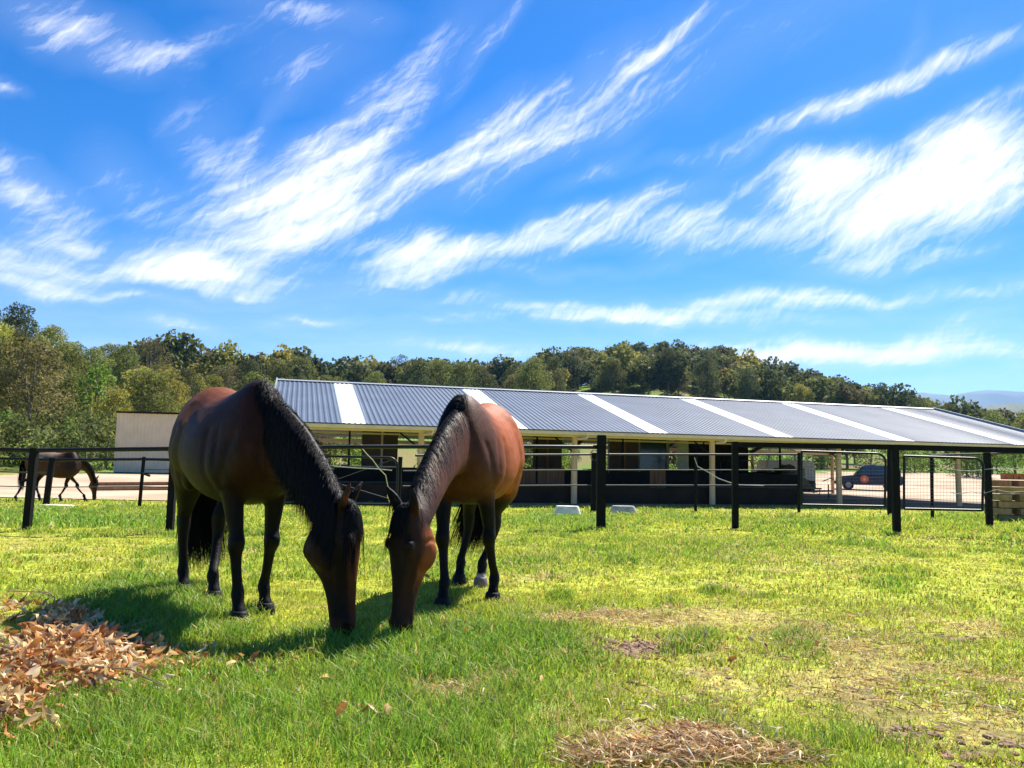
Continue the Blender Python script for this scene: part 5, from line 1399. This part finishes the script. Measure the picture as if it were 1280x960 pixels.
CL = [(95, 38, 150, 44, -4, .75), (5, 105, 36, 12, 10, .6), (30, 240, 95, 48, -22, 1.0), (150, 225, 60, 70, 60, .45), (60, 335, 190, 34, 5, .85), (255, 165, 50, 60, 55, .4),
      (265, 342, 110, 26, 0, 1.0), (360, 260, 170, 80, 22, 1.05), (420, 200, 150, 50, 48, .5), (390, 75, 120, 48, 22, .42), (380, 18, 150, 22, 6, .5), (560, 60, 150, 44, 48, .34),
      (700, 118, 250, 34, 22, .62), (660, 190, 200, 34, 20, .72), (750, 210, 80, 14, 25, .5), (530, 312, 80, 36, 12, .9), (700, 292, 230, 30, 12, .9), (875, 292, 85, 36, 6, .95),
      (1075, 122, 330, 17, 11, .72), (1120, 100, 200, 34, 14, .35), (1150, 245, 240, 72, 9, 1.5), (1200, 180, 95, 44, 22, .7), (1010, 215, 100, 32, 6, .9), (1060, 330, 70, 16, 15, .55), (1000, 374, 420, 15, 1, .8),
      (820, 396, 220, 16, -3, .7), (1050, 441, 320, 22, 0, .95), (120, 367, 150, 10, 0, .6), (220, 406, 70, 11, 0, .65), (385, 406, 60, 10, 0, .7), (440, 358, 120, 28, 12, .55),
      (560, 395, 70, 8, 3, .6), (590, 436, 140, 14, 0, .6), (1200, 402, 80, 24, 15, .6), (1270, 112, 70, 14, 20, .6), (900, 70, 330, 46, 20, .28), (560, 375, 80, 10, 5, .5), (310, 372, 70, 12, -3, .5), (230, 60, 140, 18, 20, .4), (480, 110, 120, 20, 40, .4), (620, 40, 110, 14, 50, .4), (820, 60, 140, 12, 35, .35), (930, 190, 160, 12, 14, .35), (560, 200, 120, 16, 30, .4), (100, 300, 140, 14, 5, .4), (780, 250, 150, 12, 12, .4), (1180, 320, 120, 12, 8, .45), (700, 340, 160, 10, 3, .4), (480, 170, 90, 24, 50, .4), (330, 150, 90, 16, 60, .35), (900, 455, 300, 12, 0, .5), (300, 440, 260, 9, 0, .35), (1130, 70, 60, 16, 60, .3)]
acc = None
for (px, py, lx, ly, ang, s_) in CL:
    d = ray(px, py); a = math.atan2(d.x, d.y) * 10; e = math.asin(d.z) * 10; f = math.cos(e / 10) 
    rr_ = math.hypot(1, math.hypot((px - 640) / 1000, (480 - py) / 1000))
    mp = N(nt, 'ShaderNodeMapping'); mp.vector_type = 'TEXTURE'; mp.inputs['Location'].default_value = (a, e, 0); mp.inputs['Rotation'].default_value = (0, 0, math.radians(ang))
    mp.inputs['Scale'].default_value = (lx * 1.3 / 100 / rr_ ** 1.5, ly * 1.32 / 100 / rr_ ** 1.5, 1); nt.links.new(wv, mp.inputs[0])
    g = N(nt, 'ShaderNodeTexGradient', gradient_type='SPHERICAL'); nt.links.new(mp.outputs[0], g.inputs[0])
    v = M_('MULTIPLY', g.outputs['Fac'], s_ * 1.36)
    acc = v if acc is None else M_('ADD', acc, v)
acc = M_('MINIMUM', acc, 1.7)
wv2 = warp(warp(base, 0.7, 0.5), 3.0, 0.16)
st1 = noise(wv2, 1.5, 10, math.radians(30), 3.4, 0.26, rough=.62).outputs['Fac']
st2 = noise(wv2, 1.3, 9, math.radians(2), 4.2, 0.30, rough=.60, off=(3, 1, 0)).outputs['Fac']
eb = N(nt, 'ShaderNodeMapRange'); eb.inputs['From Min'].default_value = 1.3; eb.inputs['From Max'].default_value = 3.0; nt.links.new(el, eb.inputs[0])
mxn = N(nt, 'ShaderNodeMix'); nt.links.new(eb.outputs[0], mxn.inputs[0]); nt.links.new(st2, mxn.inputs[2]); nt.links.new(st1, mxn.inputs[3])
fine = noise(warp(base, 2.0, 0.35), 4.2, 9, math.radians(48), 2.6, 0.30, rough=.68).outputs['Fac']
big = noise(wv2, 1.1, 5, math.radians(25), 1.6, 0.8, off=(7, 2, 0)).outputs['Fac']
stre = M_('ADD', M_('ADD', M_('MULTIPLY', mxn.outputs[0], 0.46), M_('MULTIPLY', fine, 0.26)), M_('MULTIPLY', big, 0.28))
thr = M_('SUBTRACT', 0.585, M_('MULTIPLY', acc, 0.19))
al = M_('DIVIDE', M_('SUBTRACT', stre, thr), 0.25, True)
al = M_('MULTIPLY', al, M_('MINIMUM', M_('MULTIPLY', acc, 1.7), 1.0))
al = M_('POWER', al, 1.25)
veil = M_('MULTIPLY', M_('MINIMUM', acc, 1.0), 0.13)
band = N(nt, 'ShaderNodeMapRange'); band.inputs['From Min'].default_value = 2.6; band.inputs['From Max'].default_value = 0.4; band.inputs['To Max'].default_value = 0.52; nt.links.new(el, band.inputs[0])
al = M_('MINIMUM', M_('ADD', M_('ADD', al, veil), M_('MULTIPLY', band.outputs[0], M_('MULTIPLY', st2, 1.4))), 0.97)
tn = N(nt, 'ShaderNodeMix', data_type='RGBA', blend_type='MULTIPLY'); tn.inputs[0].default_value = 1; tn.inputs[7].default_value = (.52, .88, 1.12, 1); nt.links.new(hs.outputs[0], tn.inputs[6])
mix = N(nt, 'ShaderNodeMix', data_type='RGBA'); nt.links.new(al, mix.inputs[0]); nt.links.new(tn.outputs[2], mix.inputs[6])
mix.inputs[7].default_value = (CLOUD, CLOUD * 1.0, CLOUD * 1.02, 1)
nt.links.new(mix.outputs[2], bg.inputs['Color']); bg.inputs['Strength'].default_value = 0.13
w.cycles.sampling_method = 'MANUAL'; w.cycles.sample_map_resolution = 512
vs = sc.view_settings; vs.view_transform = 'Standard'; vs.look = 'None'; vs.gamma = 1; vs.use_curve_mapping = False; vs.exposure = 1.12
sc.cycles.max_bounces = 6; sc.cycles.diffuse_bounces = 3; sc.cycles.glossy_bounces = 3; sc.cycles.transmission_bounces = 4; sc.cycles.transparent_max_bounces = 8; sc.cycles.volume_bounces = 1
sc.cycles.use_denoising = True
